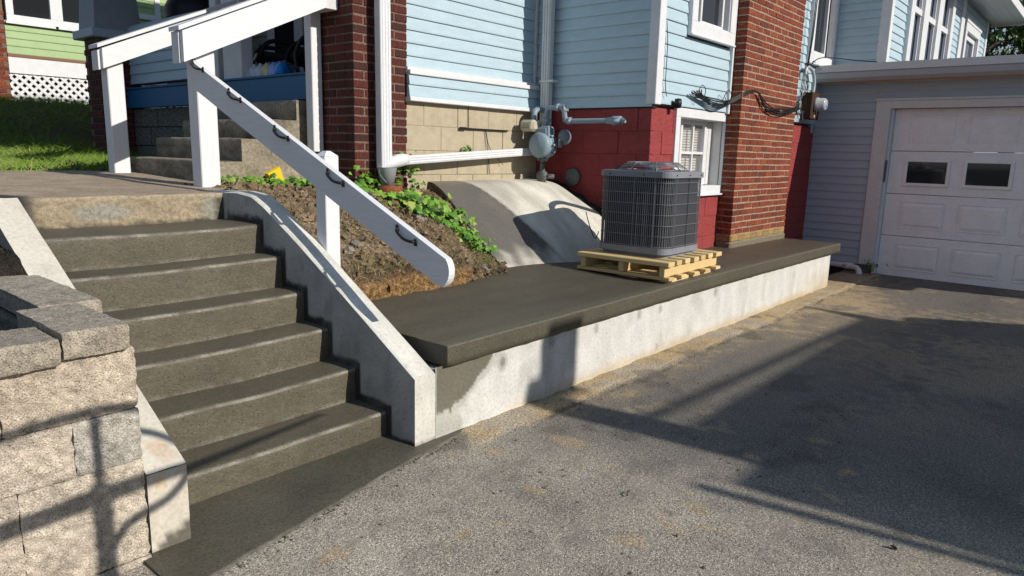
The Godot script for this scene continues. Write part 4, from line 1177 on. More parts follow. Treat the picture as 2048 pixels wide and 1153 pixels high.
# ------------------------------------------------------------ pipes, meters, cables
func channel(st: SurfaceTool, pts: Array, w: float, d: float) -> void:
	# a rectangular downspout with ribbed face, straight runs
	for i in pts.size() - 1:
		var a: Vector3 = pts[i]; var b: Vector3 = pts[i + 1]
		var dr := (b - a).normalized()
		var side := Vector3(0, 0, 1)
		var up := side.cross(dr).normalized()
		var xf := Transform3D(Basis(dr, up, side), (a + b) / 2)
		bx(st, Vector3.ZERO, Vector3(a.distance_to(b), w, d), .006, xf)
		for k in 3: bx(st, Vector3(0, (k - 1) * w * .27, d * .5 + .0015), Vector3(a.distance_to(b) - .01, w * .13, .005), .002, xf)
func services() -> void:
	var t := thing("downspout", "white ribbed downspout standing in front of the dark brick pillar", "downspout", Vector3(3.69, 1.3, -4.5))
	var st := S()
	channel(st, [Vector3(0, 0, 0), Vector3(-.012, 2.4, 0)], .105, .075)
	part(t, "pipe", st, M.trim)
	# inner corner downspout with the long leader towards the bucket
	t = thing("downspout", "long white leader pipe sloping from the inner house corner down to the bucket", "downspout", Vector3(5.6, 1.45, -4.5))
	st = S()
	bb(st, .03, .095, -.02, 2.1, .01, .115, .006)
	for k in 3: bb(st, .024, .03, -.01, 2.1, .025 + k * .03, .040 + k * .03)
	part(t, "vertical_pipe", st, M.trim_dull)
	part(t, "strap", B(.02, .10, .68, .70, .005, .17), M.trim_dull)
	st = S()
	channel(st, [Vector3(.02, .022, -.02), Vector3(-1.82, -.085, .02)], .072, .075)
	part(t, "leader_pipe", st, M.trim)
	var wr := S(true)
	var rings := []
	for i in 7:
		var u := i / 6.0
		rings.append(Vector3(lerpf(-1.70, -1.945, u), lerpf(-.075, -.145, u * u), .02))
	tube(wr, rings, [.048, .052, .055, .053, .046, .034, .016], 9)
	part(t, "taped_end", wr, M.trim)
	# bucket and clay pot
	t = thing("metal_bucket", "small grey galvanised bucket under the downspout, set in a clay pot", "bucket", Vector3(3.675, 1.165, -4.45))
	st = S(true)
	lathe(st, [Vector2(.001, 0.0), Vector2(.050, 0), Vector2(.078, .145), Vector2(.082, .150), Vector2(.076, .150), Vector2(.047, .01), Vector2(.001, .01)], 20)
	part(t, "body", st, M.galv)
	st = S(true)
	tube(st, spline([Vector3(-.075, .14, .0), Vector3(-.10, .10, .03), Vector3(-.06, .03, .07)], 5), .003, 5)
	part(t, "wire_handle", st, M.wire)
	t = thing("clay_pot", "wide terracotta pot below the metal bucket among the ivy", "pot", Vector3(3.70, 1.06, -4.45))
	st = S(true)
	lathe(st, [Vector2(.001, 0.0), Vector2(.078, 0), Vector2(.098, .035), Vector2(.104, .07), Vector2(.100, .112), Vector2(.090, .116), Vector2(.084, .106), Vector2(.001, .10)], 22)
	part(t, "pot", st, M.clay)
	# gas meter
	t = thing("gas_meter", "blue grey gas meter with beige dial box and pipes in the house corner", "meter", Vector3(5.5, 1.53, -4.33))
	var rx := Transform3D(Basis(Vector3(0, 1, 0), Vector3(-1, 0, 0), Vector3(0, 0, 1)), Vector3.ZERO)  # lathe axis to -x
	st = S(true)
	lathe(st, [Vector2(.001, -.10), Vector2(.088, -.10), Vector2(.095, -.0995), Vector2(.097, -.098), Vector2(.116, -.075), Vector2(.120, -.07), Vector2(.122, -.06), Vector2(.126, -.015), Vector2(.140, -.012), Vector2(.140, .008), Vector2(.126, .011), Vector2(.122, .02), Vector2(.122, .06), Vector2(.120, .07), Vector2(.097, .098), Vector2(.001, .105)], 28, rx)
	part(t, "body", st, M.gas)
	st = S(true)
	for k in 10:
		var a := TAU * k / 10.0 + .3
		bx(st, Vector3(0.0, cos(a) * .142, sin(a) * .142), Vector3(.05, .022, .022), .006)
	part(t, "flange_bolts", st, M.gas)
	st = S()
	bb(st, -.06, .07, .06, .175, -.075, .09, .02)
	bb(st, -.05, -.02, .055, .18, .0, .10, .01)
	part(t, "upper_case", st, M.gas)
	var ib := part(t, "dial_box", B(-.13, .03, .125, .235, -.20, -.03, .025), M.gas_beige)
	part(ib, "dial_window", B(-.135, -.128, .145, .195, -.17, -.06, .003), mat(L(.42, .40, .33), .3))
	for k in 4: part(ib, "dial", B(-.139, -.134, .155, .167, -.16 + k * .026, -.145 + k * .026), mat(L(.25, .23, .18), .4))
	st = S(true)
	tube(st, bend([Vector3(.0, .20, -.12), Vector3(.0, .335, -.12), Vector3(.09, .34, -.12), Vector3(.16, .34, -.12)], .06), .028, 12)
	part(t, "inlet_pipe", st, M.gas)
	st = S(true)
	tube(st, bend([Vector3(.0, .16, .035), Vector3(.0, .345, .035), Vector3(.0, .35, .20), Vector3(.0, .35, .235), Vector3(.02, .235, .235), Vector3(.05, .225, .25), Vector3(.10, .228, .80), Vector3(.10, .228, .84)], .045), .024, 12)
	part(t, "outlet_pipe", st, M.gas)
	st = S(true)
	tube(st, [Vector3(.0, .22, .035), Vector3(.0, .245, .035)], .040, 10)
	tube(st, [Vector3(.0, .35, .15), Vector3(.0, .35, .18)], .036, 10)
	tube(st, [Vector3(.015, .335, .235), Vector3(.018, .31, .235)], .033, 10)
	tube(st, [Vector3(.035, .228, .25), Vector3(.045, .228, .29)], .033, 10)
	tube(st, [Vector3(.092, .228, .66), Vector3(.098, .228, .80)], [.030, .042], 10)
	tube(st, [Vector3(.098, .228, .72), Vector3(.1, .228, .79)], [.045, .036], 10)
	part(t, "pipe_fitting", st, M.gas)
	st = S(true)
	var rz := Transform3D(Basis(Vector3(0, 0, 1), Vector3(-1, 0, 0), Vector3(0, -1, 0)), Vector3(.07, .075, .20))
	lathe(st, [Vector2(.001, -.02), Vector2(.070, -.018), Vector2(.074, -.005), Vector2(.074, .010), Vector2(.05, .03), Vector2(.03, .055), Vector2(.001, .06)], 20, rz)
	tube(st, [Vector3(.02, .06, .19), Vector3(.02, -.02, .19)], .022, 8)
	part(t, "regulator", st, mat(L(.17, .20, .24), .45, T.wood, 3.0))
	st = S(true)
	tube(st, [Vector3(.0, -.10, .0), Vector3(.0, -.30, .0), Vector3(0, -.44, .0)], .024, 10)
	part(t, "riser_pipe", st, M.pipe_grey)
	st = S(true)
	lathe(st, [Vector2(.001, -.035), Vector2(.05, -.03), Vector2(.058, -.015), Vector2(.058, .015), Vector2(.05, .03), Vector2(.001, .035)], 18, Transform3D(rx.basis, Vector3(0, -.295, 0)))
	tube(st, [Vector3(0, -.295, .03), Vector3(.03, -.295, .12)], .022, 8)
	part(t, "shut_off_valve", st, M.pipe_grey)
	st = S(true)
	tube(st, [Vector3(-.03, -.13, .02), Vector3(.03, -.13, .02)], .03, 10)
	part(t, "test_cock", st, M.pipe_grey)
	st = S(true)
	lathe(st, [Vector2(.075, 0), Vector2(.06, .03), Vector2(.03, .045), Vector2(.001, .05)], 12, Transform3D(Basis.IDENTITY, Vector3(0, -.40, 0)))
	part(t, "sealant_mound", st, M.trim)
	t = thing("cover_plate", "round grey cover plate on the red foundation wall beside the gas pipe", "plate", Vector3(5.728, 1.23, -4.13))
	st = S(true)
	lathe(st, [Vector2(.001, -.012), Vector2(.082, -.012), Vector2(.086, -.004), Vector2(.086, .006), Vector2(.08, .012), Vector2(.001, .013)], 24, rx)
	part(t, "disc", st, M.pipe_grey)
	st = S(true)
	for k in 3: tube(st, [Vector3(-.012, .0, (k - 1) * .05), Vector3(-.022, .0, (k - 1) * .05)], .008, 8)
	part(t, "bolt", st, M.wire)
	# iron bar and loose wire on the tan foundation
	t = thing("iron_bar", "thin black iron bar with a loose wire on the tan block foundation", "bar", Vector3(4.95, 1.655, -4.585))
	st = S()
	bx(st, Vector3.ZERO, Vector3(.64, .013, .02), .002)
	bx(st, Vector3(-.30, 0, .01), Vector3(.08, .022, .02), .003)
	part(t, "rod", st, M.black)
	st = S(true)
	tube(st, [Vector3(-.22, -.01, 0), Vector3(-.222, .30, -.005)], .0035, 5)
	part(t, "wire", st, M.black)
	for q in [[Vector3(.0, 0, 0), Vector3(.03, -.15, .01), Vector3(.06, -.40, .01)], [Vector3(.01, 0, 0), Vector3(.06, -.17, .01), Vector3(.24, -.32, .02)]]:
		st = S(true)
		tube(st, spline(q, 6), .003, 5)
		part(t, "wire", st, M.black)
	# black sensor and hanging wire at the house corner
	t = thing("corner_sensor", "small black sensor knob under the siding left of the basement window", "sensor", Vector3(6.06, 1.93, -3.22))
	st = S(true)
	tube(st, [Vector3(0, .0, -.07), Vector3(0, .0, .02)], .018, 8)
	lathe(st, [Vector2(.001, -.045), Vector2(.030, -.04), Vector2(.036, 0), Vector2(.030, .04), Vector2(.001, .045)], 14)
	part(t, "knob", st, M.black)
	t = thing("hanging_wire", "thin black wire hanging down the blue siding beside the white corner post", "wire", Vector3(5.84, 2.5, -3.262))
	st = S(true)
	tube(st, spline([Vector3(0, .12, 0), Vector3(.02, -.05, .008), Vector3(.03, -.25, .006), Vector3(.025, -.42, .01), Vector3(.055, -.52, .012)], 6), .0035, 5)
	part(t, "strand", st, M.black)
	# cable bundle across siding and chimney
	t = thing("cable_bundle", "black cables sagging across the chimney towards the electric meter", "cables", Vector3(7.4, 2.05, -3.1))
	for k in 5:
		st = S(true)
		var o := (k - 2) * .010
		var pts := [Vector3(-1.08 + k * .05, .02 + o, -.125), Vector3(-.85, -.035 + o, -.12), Vector3(-.55, -.07 + o * 2.0, -.11), Vector3(-.30, -.045 + o, -.11), Vector3(-.10, .05 + o, -.03), Vector3(.15, .095, .0), Vector3(.42, -.01 - absf(o) * 3.0, .005), Vector3(.85, -.07 + o * 2.0, .005), Vector3(1.30, -.02 + o, .0), Vector3(1.50, .04 + o, -.02), Vector3(1.62, .0 + o * 3.0, -.10), Vector3(1.78, .06 + o * 4.0, -.12)]
		tube(st, spline(pts, 5), .0065, 6)
		part(t, "cable", st, M.black)
	for k in 2:
		st = S(true)
		var x := [-1.0, -.42, -.30, -.95][k] as float
		tube(st, spline([Vector3(x, -.03, -.115), Vector3(x + .05, .07, -.09), Vector3(x + .12, .03, -.08), Vector3(x + .08, -.06, -.09), Vector3(x + .02, .0, -.10)], 5), .004, 5)
		part(t, "wire_curl", st, M.black)
	# electric meter
	t = thing("electric_meter", "round glass electric meter on a rusty box beside the brick chimney", "meter", Vector3(9.52, 2.12, -3.2))
	part(t, "back_board", B(-.20, .20, -.16, .19, -.085, -.065), M.trim)
	part(t, "box", B(-.13, .17, -.16, .165, -.062, .06, .008), M.rust)
	st = S(true)
	var fz := Transform3D(Basis(Vector3(1, 0, 0), Vector3(0, 0, 1), Vector3(0, -1, 0)), Vector3(.02, .02, .06))
	lathe(st, [Vector2(.001, -.01), Vector2(.088, -.01), Vector2(.088, .03), Vector2(.080, .035), Vector2(.078, .11), Vector2(.06, .13), Vector2(.001, .132)], 24, fz)
	part(t, "meter_dome", st, mat(L(.42, .43, .45), .2, T.wood, 4.0))
	part(t, "blue_label", B(.0, .05, -.015, .01, .190, .196), M.plastic_blue)
	part(t, "seal", B(-.03, .0, -.14, -.07, .06, .068), M.gas_beige)
	st = S(true)
	tube(st, spline([Vector3(.05, .165, 0), Vector3(.06, .30, .0), Vector3(.0, .42, -.01), Vector3(-.15, .46, -.01), Vector3(-.24, .44, -.01), Vector3(-.26, .36, -.01)], 6), .021, 9)
	part(t, "conduit", st, M.galv)
	for k in 6:
		st = S(true)
		var a := k * .05
		tube(st, spline([Vector3(-.26 + a * .3, .46, -.02), Vector3(-.30 + a, .2, -.03), Vector3(-.22 - a, .0, -.03), Vector3(-.30 + a, -.10, -.02), Vector3(-.18 + a * .3, -.20 + a * .4, -.03), Vector3(-.12, -.12, -.03)], 5), .0045, 5)
		part(t, "wire", st, M.black if k % 3 != 2 else M.wire)
	st = S(true)
	for q in [[Vector3(-.16, .46, 0), Vector3(.1, .60, .05), Vector3(.45, .58, .4), Vector3(.50, .56, .6)], [Vector3(-.22, .46, 0), Vector3(-.2, .9, .02), Vector3(-.17, 1.6, .02)], [Vector3(-.25, .46, 0), Vector3(-.24, .9, .02), Vector3(-.22, 1.6, .02)]]:
		st = S(true)
		tube(st, spline(q, 6), .0065, 5)
		part(t, "service_cable", st, M.black)
# ------------------------------------------------------------ air conditioner on its pallet
func rrect(hx: float, hz: float, r: float, k := 6) -> PackedVector2Array:
	var o := PackedVector2Array()
	for q in [[1, 1, 0.0], [-1, 1, PI / 2], [-1, -1, PI], [1, -1, PI * 1.5]]:
		for i in k + 1:
			var a: float = q[2] + PI / 2 * i / k
			o.append(Vector2(q[0] * (hx - r) + cos(a) * r, q[1] * (hz - r) + sin(a) * r))
	return o
func air_conditioner() -> void:
	var p := thing("pallet", "new yellow pine pallet on the walkway slab under the air conditioner", "pallet", Vector3(5.19, .508, -2.92), .02)
	for k in 7:
		var st := S()
		var w: float = [.10, .085, .085, .085, .085, .085, .11][k]
		var x := -.425 + k * .1417
		bx(st, Vector3(x, .150, rnd(-.006, .006)), Vector3(w, .036, .82), .004)
		part(p, "deck_board", st, M.pine[k % 3])
	for z in [.355, .0, -.355]:
		var st := S()
		bx(st, Vector3(0, .092, z), Vector3(.93, .078, .045), .003)
		part(p, "stringer", st, M.pine[0] if z > .1 else M.pine[1])
	for k in 5:
		var st := S()
		bx(st, Vector3(-.42 + k * .205, .040, rnd(.0, .015)), Vector3(.085, .024, .83), .003)
		part(p, "bottom_board", st, M.pine[(k + 1) % 3])
	for z in [.350, -.35]:
		var st := S()
		bx(st, Vector3(.03, .012, z), Vector3(.74, .030, .06), .003)
		part(p, "skid_board", st, M.pine[2])
	var t := thing("air_conditioner", "square grey outdoor air conditioner with wire guard standing on the wooden pallet", "air conditioner", Vector3(5.17, .676, -2.93), .02)
	var st := S()
	prism(st, rrect(.285, .285, .06), .0, .035, along_y)
	part(t, "feet", st, M.ac_grey)
	st = S()
	prism(st, rrect(.318, .318, .09), .028, .075, along_y)
	part(t, "base_pan", st, M.ac_grey)
	st = S()
	prism(st, rrect(.285, .285, .08), .075, .615, along_y)
	part(t, "coil", st, M.coil)
	st = S()
	var rr := rrect(.308, .308, .085, 8)
	var per := 0.0
	for i in rr.size(): per += rr[i].distance_to(rr[(i + 1) % rr.size()])
	var sp := per / 130.0
	var acc := 0.0
	for i in rr.size():
		var a := rr[i]; var b := rr[(i + 1) % rr.size()]
		var l := a.distance_to(b)
		while acc < l:
			var q := a.lerp(b, acc / l)
			bx(st, Vector3(q.x, .345, q.y), Vector3(.0042, .56, .0042))
			acc += sp
		acc -= l
	part(t, "guard_bars", st, M.wire).set_meta("kind", "stuff")
	for k in 7:
		st = S()
		var ring := []
		for q in rrect(.312, .312, .088, 5): ring.append(Vector3(q.x, .085 + k * .082, q.y))
		ring.append(ring[0])
		tube(st, ring, .0028, 5, false)
		part(t, "guard_ring", st, M.wire)
	for q in [[-.318, .02], [.02, .318], [-.318, -.22], [.22, .318], [-.2, .318], [-.318, .2]]:
		st = S()
		bx(st, Vector3(q[0], .345, q[1]), Vector3(.0032, .57, .0032))
		part(t, "guard_post", st, M.wire)
	st = S()
	prism(st, rrect(.325, .325, .095), .615, .655, along_y)
	part(t, "top_cover", st, M.ac_grey)
	st = S()
	prism(st, rrect(.315, .315, .09), .655, .662, along_y)
	part(t, "top_lip", st, M.ac_grey)
	st = S(true)
	tube(st, [Vector3(0, .58, 0), Vector3(0, .668, 0)], .235, 28)
	part(t, "fan_opening", st, M.dark)
	st = S(true)
	lathe(st, [Vector2(.06, .665), Vector2(.06, .70), Vector2(.001, .705)], 16)
	part(t, "fan_motor", st, M.ac_grey)
	st = S(true)
	for k in 11:
		var r := .268 - k * .0175
		var y := .668 + .056 * sqrt(minf(1.0, k / 4.0))
		var ring := []
		for j in 33:
			var a := TAU * j / 32.0
			ring.append(Vector3(cos(a) * r, y, sin(a) * r))
		tube(st, ring, .0028, 5, false)
	part(t, "fan_guard", st, M.wire).set_meta("kind", "stuff")
	for k in 8:
		st = S(true)
		var a := TAU * k / 8.0 + .2
		var d := Vector3(cos(a), 0, sin(a))
		tube(st, [d * .285 + Vector3(0, .662, 0), d * .20 + Vector3(0, .727, 0), d * .06 + Vector3(0, .729, 0)], .0038, 6)
		part(t, "guard_spoke", st, M.wire)
	for k in 5:
		st = S(true)
		var q: Vector2 = [Vector2(-.326, .1), Vector2(.0, .326), Vector2(.2, .326), Vector2(-.326, -.2), Vector2(-.22, .326)][k]
		bx(st, Vector3(q.x, .635, q.y), Vector3(.012, .012, .012), .004)
		part(t, "screw", st, M.black)
	var h := thing("flexible_conduit", "thick black flexible conduit looping behind the air conditioner to the red wall", "conduit", Vector3(5.45, 1.0, -3.33))
	st = S(true)
	tube(st, spline([Vector3(.288, .02, -.05), Vector3(.22, .12, -.03), Vector3(.10, .27, -.03), Vector3(-.02, .345, -.04), Vector3(-.15, .30, -.03), Vector3(-.21, .10, -.02), Vector3(-.17, -.12, .02), Vector3(-.12, -.18, .09)], 6), .027, 9)
	part(h, "conduit", st, M.black)
	h = thing("thin_wire", "thin black wire hanging at the left edge of the air conditioner", "wire", Vector3(4.86, .78, -3.22))
	st = S(true)
	tube(st, spline([Vector3(.0, .06, .0), Vector3(-.02, .0, -.02), Vector3(-.06, .10, -.05), Vector3(-.11, .22, -.06)], 6), .004, 5)
	part(h, "strand", st, M.black)

# ------------------------------------------------------------ planting bed
func apron_edge(z: float) -> float:
	var p := [[-3.64, .49], [-3.883, .669], [-4.119, .870], [-4.322, 1.048], [-4.506, 1.165], [-5.3, 1.20]]
	for i in p.size() - 1:
		if z <= p[i][0] and z >= p[i + 1][0]: return lerpf(p[i][1], p[i + 1][1], (p[i][0] - z) / (p[i][0] - p[i + 1][0]))
	return .49
func cut_z(x: float) -> float: return -3.50 - .10 * sm(3.4, 4.2, x) + .02 * n(x, 0, 0, 5.0)
func bed_y(x: float, z: float) -> float:
	var t := clampf((cut_z(x) - z) / .95, 0.0, 1.6)
	var y := .66 + .45 * pow(minf(t, 1.0), .85) + .06 * maxf(0.0, t - 1.0)
	y += .05 * sm(2.9, 2.4, x) * sm(0, .3, t)
	y = lerpf(y, minf(y, apron_edge(z) - .015), sm(3.6, 4.2, x))
	if x < 2.7 and z < -4.2: y = lerpf(y, 1.155, sm(-4.2, -4.7, z))
	return y + (n(x, 0, z, 3.0) * .035 + n(x, 0, z, 11.0) * .036 + n(x, 0, z, 27.0) * .016) * sm(0, .15, t + .05)
func bed_things() -> void:
	var f := func(x, v):
		var z: float; var y: float
		var cz := cut_z(x)
		if v < 1.0:
			z = cz + (1.0 - v) * .035 + n(x, v, 3, 7.0) * .03 + n(x, v, 3, 25.0) * .012
			y = lerpf(.47, bed_y(x, cz), v)
		else:
			z = lerpf(cz, -5.16, v - 1.0)
			y = bed_y(x, z)
		var c := mixc(Color(.40, .285, .17), Color(.56, .41, .26), .5 + 1.2 * n(x, y, z, 4.0))
		c = mixc(c, Color(.10, .060, .035), sm(.1, .45, n(x, y, z + 4.0, 9.0)))
		c = mixc(c, Color(.42, .34, .22), sm(.3, .5, n(x, y, z + 9.0, 18.0)))
		c = mixc(c, Color(.62, .47, .32), .8 * sm(3.1, 2.5, x) * sm(-.3, .3, n(x, y, z, 6.0)))
		c = mixc(c, Color(.56, .32, .12), sm(.72, .60, y + .05 * n(x, 0, 0, 6.0)) * sm(3.9, 3.5, x) * .9)
		c = mixc(c, Color(.12, .075, .045), sm(.61, .68, y) * sm(.78, .70, y) * .75)
		return [Vector3(x, y, z), c]
	struct("soil_bed", sheet(steps(2.352, 4.262, .02), steps(0, 1, .12) + steps(1.001, 2.0, .012), f, Vector3(0, 1, .5)), M.soil)
	# loose clods and chips
	var st := SurfaceTool.new()
	st.begin(Mesh.PRIMITIVE_TRIANGLES); st.set_smooth_group(-1); st.set_color(Color.WHITE)
	var v := [Vector3(-.5, -.3, -.4), Vector3(.5, -.35, -.3), Vector3(.45, -.3, .45), Vector3(-.4, -.3, .5), Vector3(-.3, .35, -.25), Vector3(.32, .25, -.3), Vector3(.3, .4, .25), Vector3(-.35, .3, .3)]
	hexa(st, v)
	var cm := done(st)
	var mm := MultiMesh.new()
	mm.transform_format = MultiMesh.TRANSFORM_3D; mm.use_colors = true; mm.mesh = cm; mm.instance_count = 2600
	for i in 2600:
		var x := rnd(2.37, 4.2); var z := rnd(-5.1, -3.5)
		var y := bed_y(x, z)
		if z > cut_z(x): z = cut_z(x) + .04; y = rnd(.50, .62); x = minf(x, 4.1)
		var s := pow(rng.randf(), 3.0) * .042 + .007
		mm.set_instance_transform(i, Transform3D(Basis.from_euler(Vector3(rnd(0, 6), rnd(0, 6), rnd(0, 6))).scaled(Vector3(s * rnd(.8, 1.6), s, s)), Vector3(x, y + s * .2, z)))
		var r := rng.randf()
		var c := Color(.36, .25, .145) if r < .5 else (Color(.48, .345, .22) if r < .8 else Color(.46, .38, .27))
		if y < .62: c = (Color(.46, .26, .09) if x < 3.6 else Color(.22, .15, .10)) * rnd(.7, 1.1)
		mm.set_instance_color(i, c)
	var o := MultiMeshInstance3D.new()
	o.multimesh = mm; o.material_override = M.clod; o.name = "soil_clods"; add_child(o)
	tag(o, "loose brown soil clods scattered over the planting bed", "soil"); o.set_meta("kind", "stuff")
	# grit along the foot of the wall and crumbs on the drive
	mm = MultiMesh.new()
	mm.transform_format = MultiMesh.TRANSFORM_3D; mm.use_colors = true; mm.mesh = cm; mm.instance_count = 1500
	for i in 1500:
		var x := rnd(2.6, 8.4); var z := -2.47 + absf(rng.randfn(0.0, .12))
		if i > 900: x = rnd(.9, 4.5); z = rnd(-2.3, -.9)
		if i > 1250: x = rnd(.95, 2.5); z = -2.175 - .172 * (x - .93) + .02 * sin(x * 2.4) + rnd(-.005, .035)
		var s := pow(rng.randf(), 3.0) * .011 + .003
		mm.set_instance_transform(i, Transform3D(Basis.from_euler(Vector3(rnd(0, 6), rnd(0, 6), rnd(0, 6))).scaled(Vector3(s, s * .7, s)), Vector3(x, .004, z)))
		mm.set_instance_color(i, mixc(Color(.42, .34, .23), Color(.20, .18, .165), rng.randf()))
	o = MultiMeshInstance3D.new()
	o.multimesh = mm; o.material_override = M.clod; o.name = "grit"; add_child(o)
	tag(o, "fine grit and crumbs strewn along the retaining wall foot and driveway", "grit"); o.set_meta("kind", "stuff")
	mm = MultiMesh.new()
	mm.transform_format = MultiMesh.TRANSFORM_3D; mm.use_colors = true; mm.mesh = cm; mm.instance_count = 420
	for i in 420:
		var v2 := pow(rng.randf(), 1.6); var u2 := rng.randf() * (.5 - .22 * v2)
		var q: Vector3 = apron_f.call(u2, v2)[0]
		var s := pow(rng.randf(), 2.0) * .007 + .002
		mm.set_instance_transform(i, Transform3D(Basis.from_euler(Vector3(.6, rnd(0, 6), 0)).scaled(Vector3(s * 1.4, s * .4, s)), q))
		mm.set_instance_color(i, Color(.72, .70, .66) if i % 4 else Color(.06, .055, .05))
	o = MultiMeshInstance3D.new()
	o.multimesh = mm; o.material_override = M.clod; o.name = "mortar_crumbs"; add_child(o)
	tag(o, "pale mortar crumbs sprinkled on the dark strip of the apron", "crumbs"); o.set_meta("kind", "stuff")
	# single stones
	var rocks := [[3.93, -3.62, .052, "pale stone at the foot of the soil cut beside the apron edge", .50], [4.10, -3.655, .038, "brown stone wedged against the lower apron corner", .28], [3.70, -4.10, .05, "white stone among the weeds half way up beside the apron", .55], [2.75, -3.72, .04, "pale stone right of the newel post foot", .50], [2.66, -3.78, .034, "small tan stone touching the newel post", .40], [2.86, -3.80, .038, "tan stone uphill of the newel post foot", .38], [3.06, -3.66, .032, "orange tinted stone above the cut clay face", .36], [3.74, -4.25, .04, "reddish flat stone below the clay pot", .3]]
	for r in rocks:
		var t := thing("rock", r[3], "stone", Vector3(r[0], bed_y(r[0], r[1]) if r[1] < cut_z(r[0]) else .53, r[1]), 0.0, "loose stones in the planting bed")
		var q := SurfaceTool.new()
		q.begin(Mesh.PRIMITIVE_TRIANGLES); q.set_smooth_group(-1)
		var s: float = r[2]; var sd := rng.randf() * 50.0
		var c: Color = Color(1.05, .95, .8) * (r[4] as float)
		var pt := func(i, j):
			var a: float = TAU * i / 9.0; var b: float = -PI / 2 + PI * j / 6.0
			var d := Vector3(cos(a) * cos(b), sin(b) * .7, sin(a) * cos(b))
			return d * s * (1.0 + .5 * n(d.x + sd, d.y, d.z, 1.3))
		q.set_color(c)
		for i in 9:
			for j in 6: quad(q, pt.call(i, j), pt.call(i + 1, j), pt.call(i + 1, j + 1), pt.call(i, j + 1), Vector3.ZERO)
		part(t, "stone", q, M.clod)
	for k in 2:
		var lt := thing("fallen_leaf", ["curled dark dry leaf lying on the driveway, nearest to the viewer", "tiny dark twig lying on the sunny driveway"][k], ["leaf", "twig"][k], [Vector3(2.86, .005, -.49), Vector3(2.52, .005, -1.47)][k], k * 1.2)
		var ls := S(false, Color(.045, .035, .025))
		if k == 0:
			for j in 4: leaf(ls, Transform3D(Basis.from_euler(Vector3(.5 + j * .3, j * 1.7, .4)).scaled(Vector3.ONE * .022), Vector3(rnd(-.012, .012), .010, rnd(-.012, .012))), Color(.045 + .1 * (j % 2), .035 + .08 * (j % 2), .025 + .05 * (j % 2)))
		else: tube(ls, spline([Vector3(-.02, .004, 0), Vector3(.0, .008, .01), Vector3(.012, .006, .035)], 4), .003, 5)
		part(lt, ["blade", "stick"][k], ls, M.leaf)
	# yellow wedge
	var y := thing("yellow_wedge", "bright yellow plastic wedge lying in the ivy by the porch steps", "wedge", Vector3(3.02, 1.175, -4.99), .15)
	st = S()
	hexa(st, [Vector3(-.035, 0, -.03), Vector3(.075, -.01, -.035), Vector3(.085, -.01, .015), Vector3(-.03, 0, .02), Vector3(-.075, .075, -.03), Vector3(.04, .125, -.035), Vector3(.05, .125, -.005), Vector3(-.07, .075, .0)])
	part(y, "block", st, M.yellow)
	# things on the porch
	var b := thing("bottle_pack", "shrink wrapped pack of blue and yellow water bottles on the blue porch edge", "bottle pack", Vector3(3.68, 2.066, -6.15))
	for k in 9:
		st = S(true)
		var z := -.22 + (k % 5) * .11; var x := .0 if k < 5 else .11
		lathe(st, [Vector2(.001, 0), Vector2(.045, .0), Vector2(.05, .05), Vector2(.05, .085), Vector2(.030, .115), Vector2(.016, .125), Vector2(.016, .14), Vector2(.001, .142)], 12, Transform3D(Basis.IDENTITY, Vector3(x, 0, z)))
		part(b, "bottle", st, M.plastic_clear if k in [0, 1] else (mat(L(.75, .60, .03), .3) if k == 2 else M.plastic_blue))
	var wrap_ := sheet(steps(-.27, .27, .03), steps(0, 1, .1), func(z, v):
		var a: float = PI * v
		var r := .10 + .02 * n(z, v, 0, 9.0)
		return [Vector3(.05 - cos(a) * (r + .03), .02 + sin(a) * (.125 + .02 * n(z, v, 3, 8.0)), z), Color.WHITE], Vector3(0, 1, 0))
	var wm := mat(Color(.8, .85, .95), .08)
	wm.transparency = BaseMaterial3D.TRANSPARENCY_ALPHA; wm.albedo_color.a = .22
	part(b, "plastic_wrap", wrap_, wm)
	for k in 2:
		var ch := thing("porch_chair", ["black patio chair with curved arms on the porch, left of the pillar", "dark rocking chair half hidden behind the white post"][k], "chair", Vector3(4.2, 2.05, -6.68 + k * .62), -.4)
		for s in [-1, 1]:
			st = S(true)
			tube(st, spline([Vector3(-.25, 0, .27 * s), Vector3(-.28, .24, .27 * s), Vector3(-.18, .40, .27 * s), Vector3(.05, .38, .27 * s), Vector3(.25, .24, .27 * s), Vector3(.28, .0, .27 * s)], 5), .022, 7)
			part(ch, "arm", st, M.black)
		part(ch, "seat", B(-.25, .25, .24, .31, -.25, .25, .02), M.cushion)
		st = S()
		hexa(st, [Vector3(.20, .30, -.25), Vector3(.26, .30, -.25), Vector3(.26, .30, .25), Vector3(.20, .30, .25), Vector3(.36, .92, -.25), Vector3(.42, .92, -.25), Vector3(.42, .92, .25), Vector3(.36, .92, .25)])
		part(ch, "backrest", st, M.cushion)
	var gr := thing("barbecue", "dark covered barbecue standing on the porch behind the railing", "barbecue", Vector3(4.40, 2.05, -8.75))
	part(gr, "cart", B(-.3, .3, 0, .86, -.42, .42, .03), M.black)
	st = S(true)
	lathe(st, [Vector2(.42, .86), Vector2(.42, .98), Vector2(.32, 1.18), Vector2(.001, 1.26)], 18)
	part(gr, "lid", st, M.black)

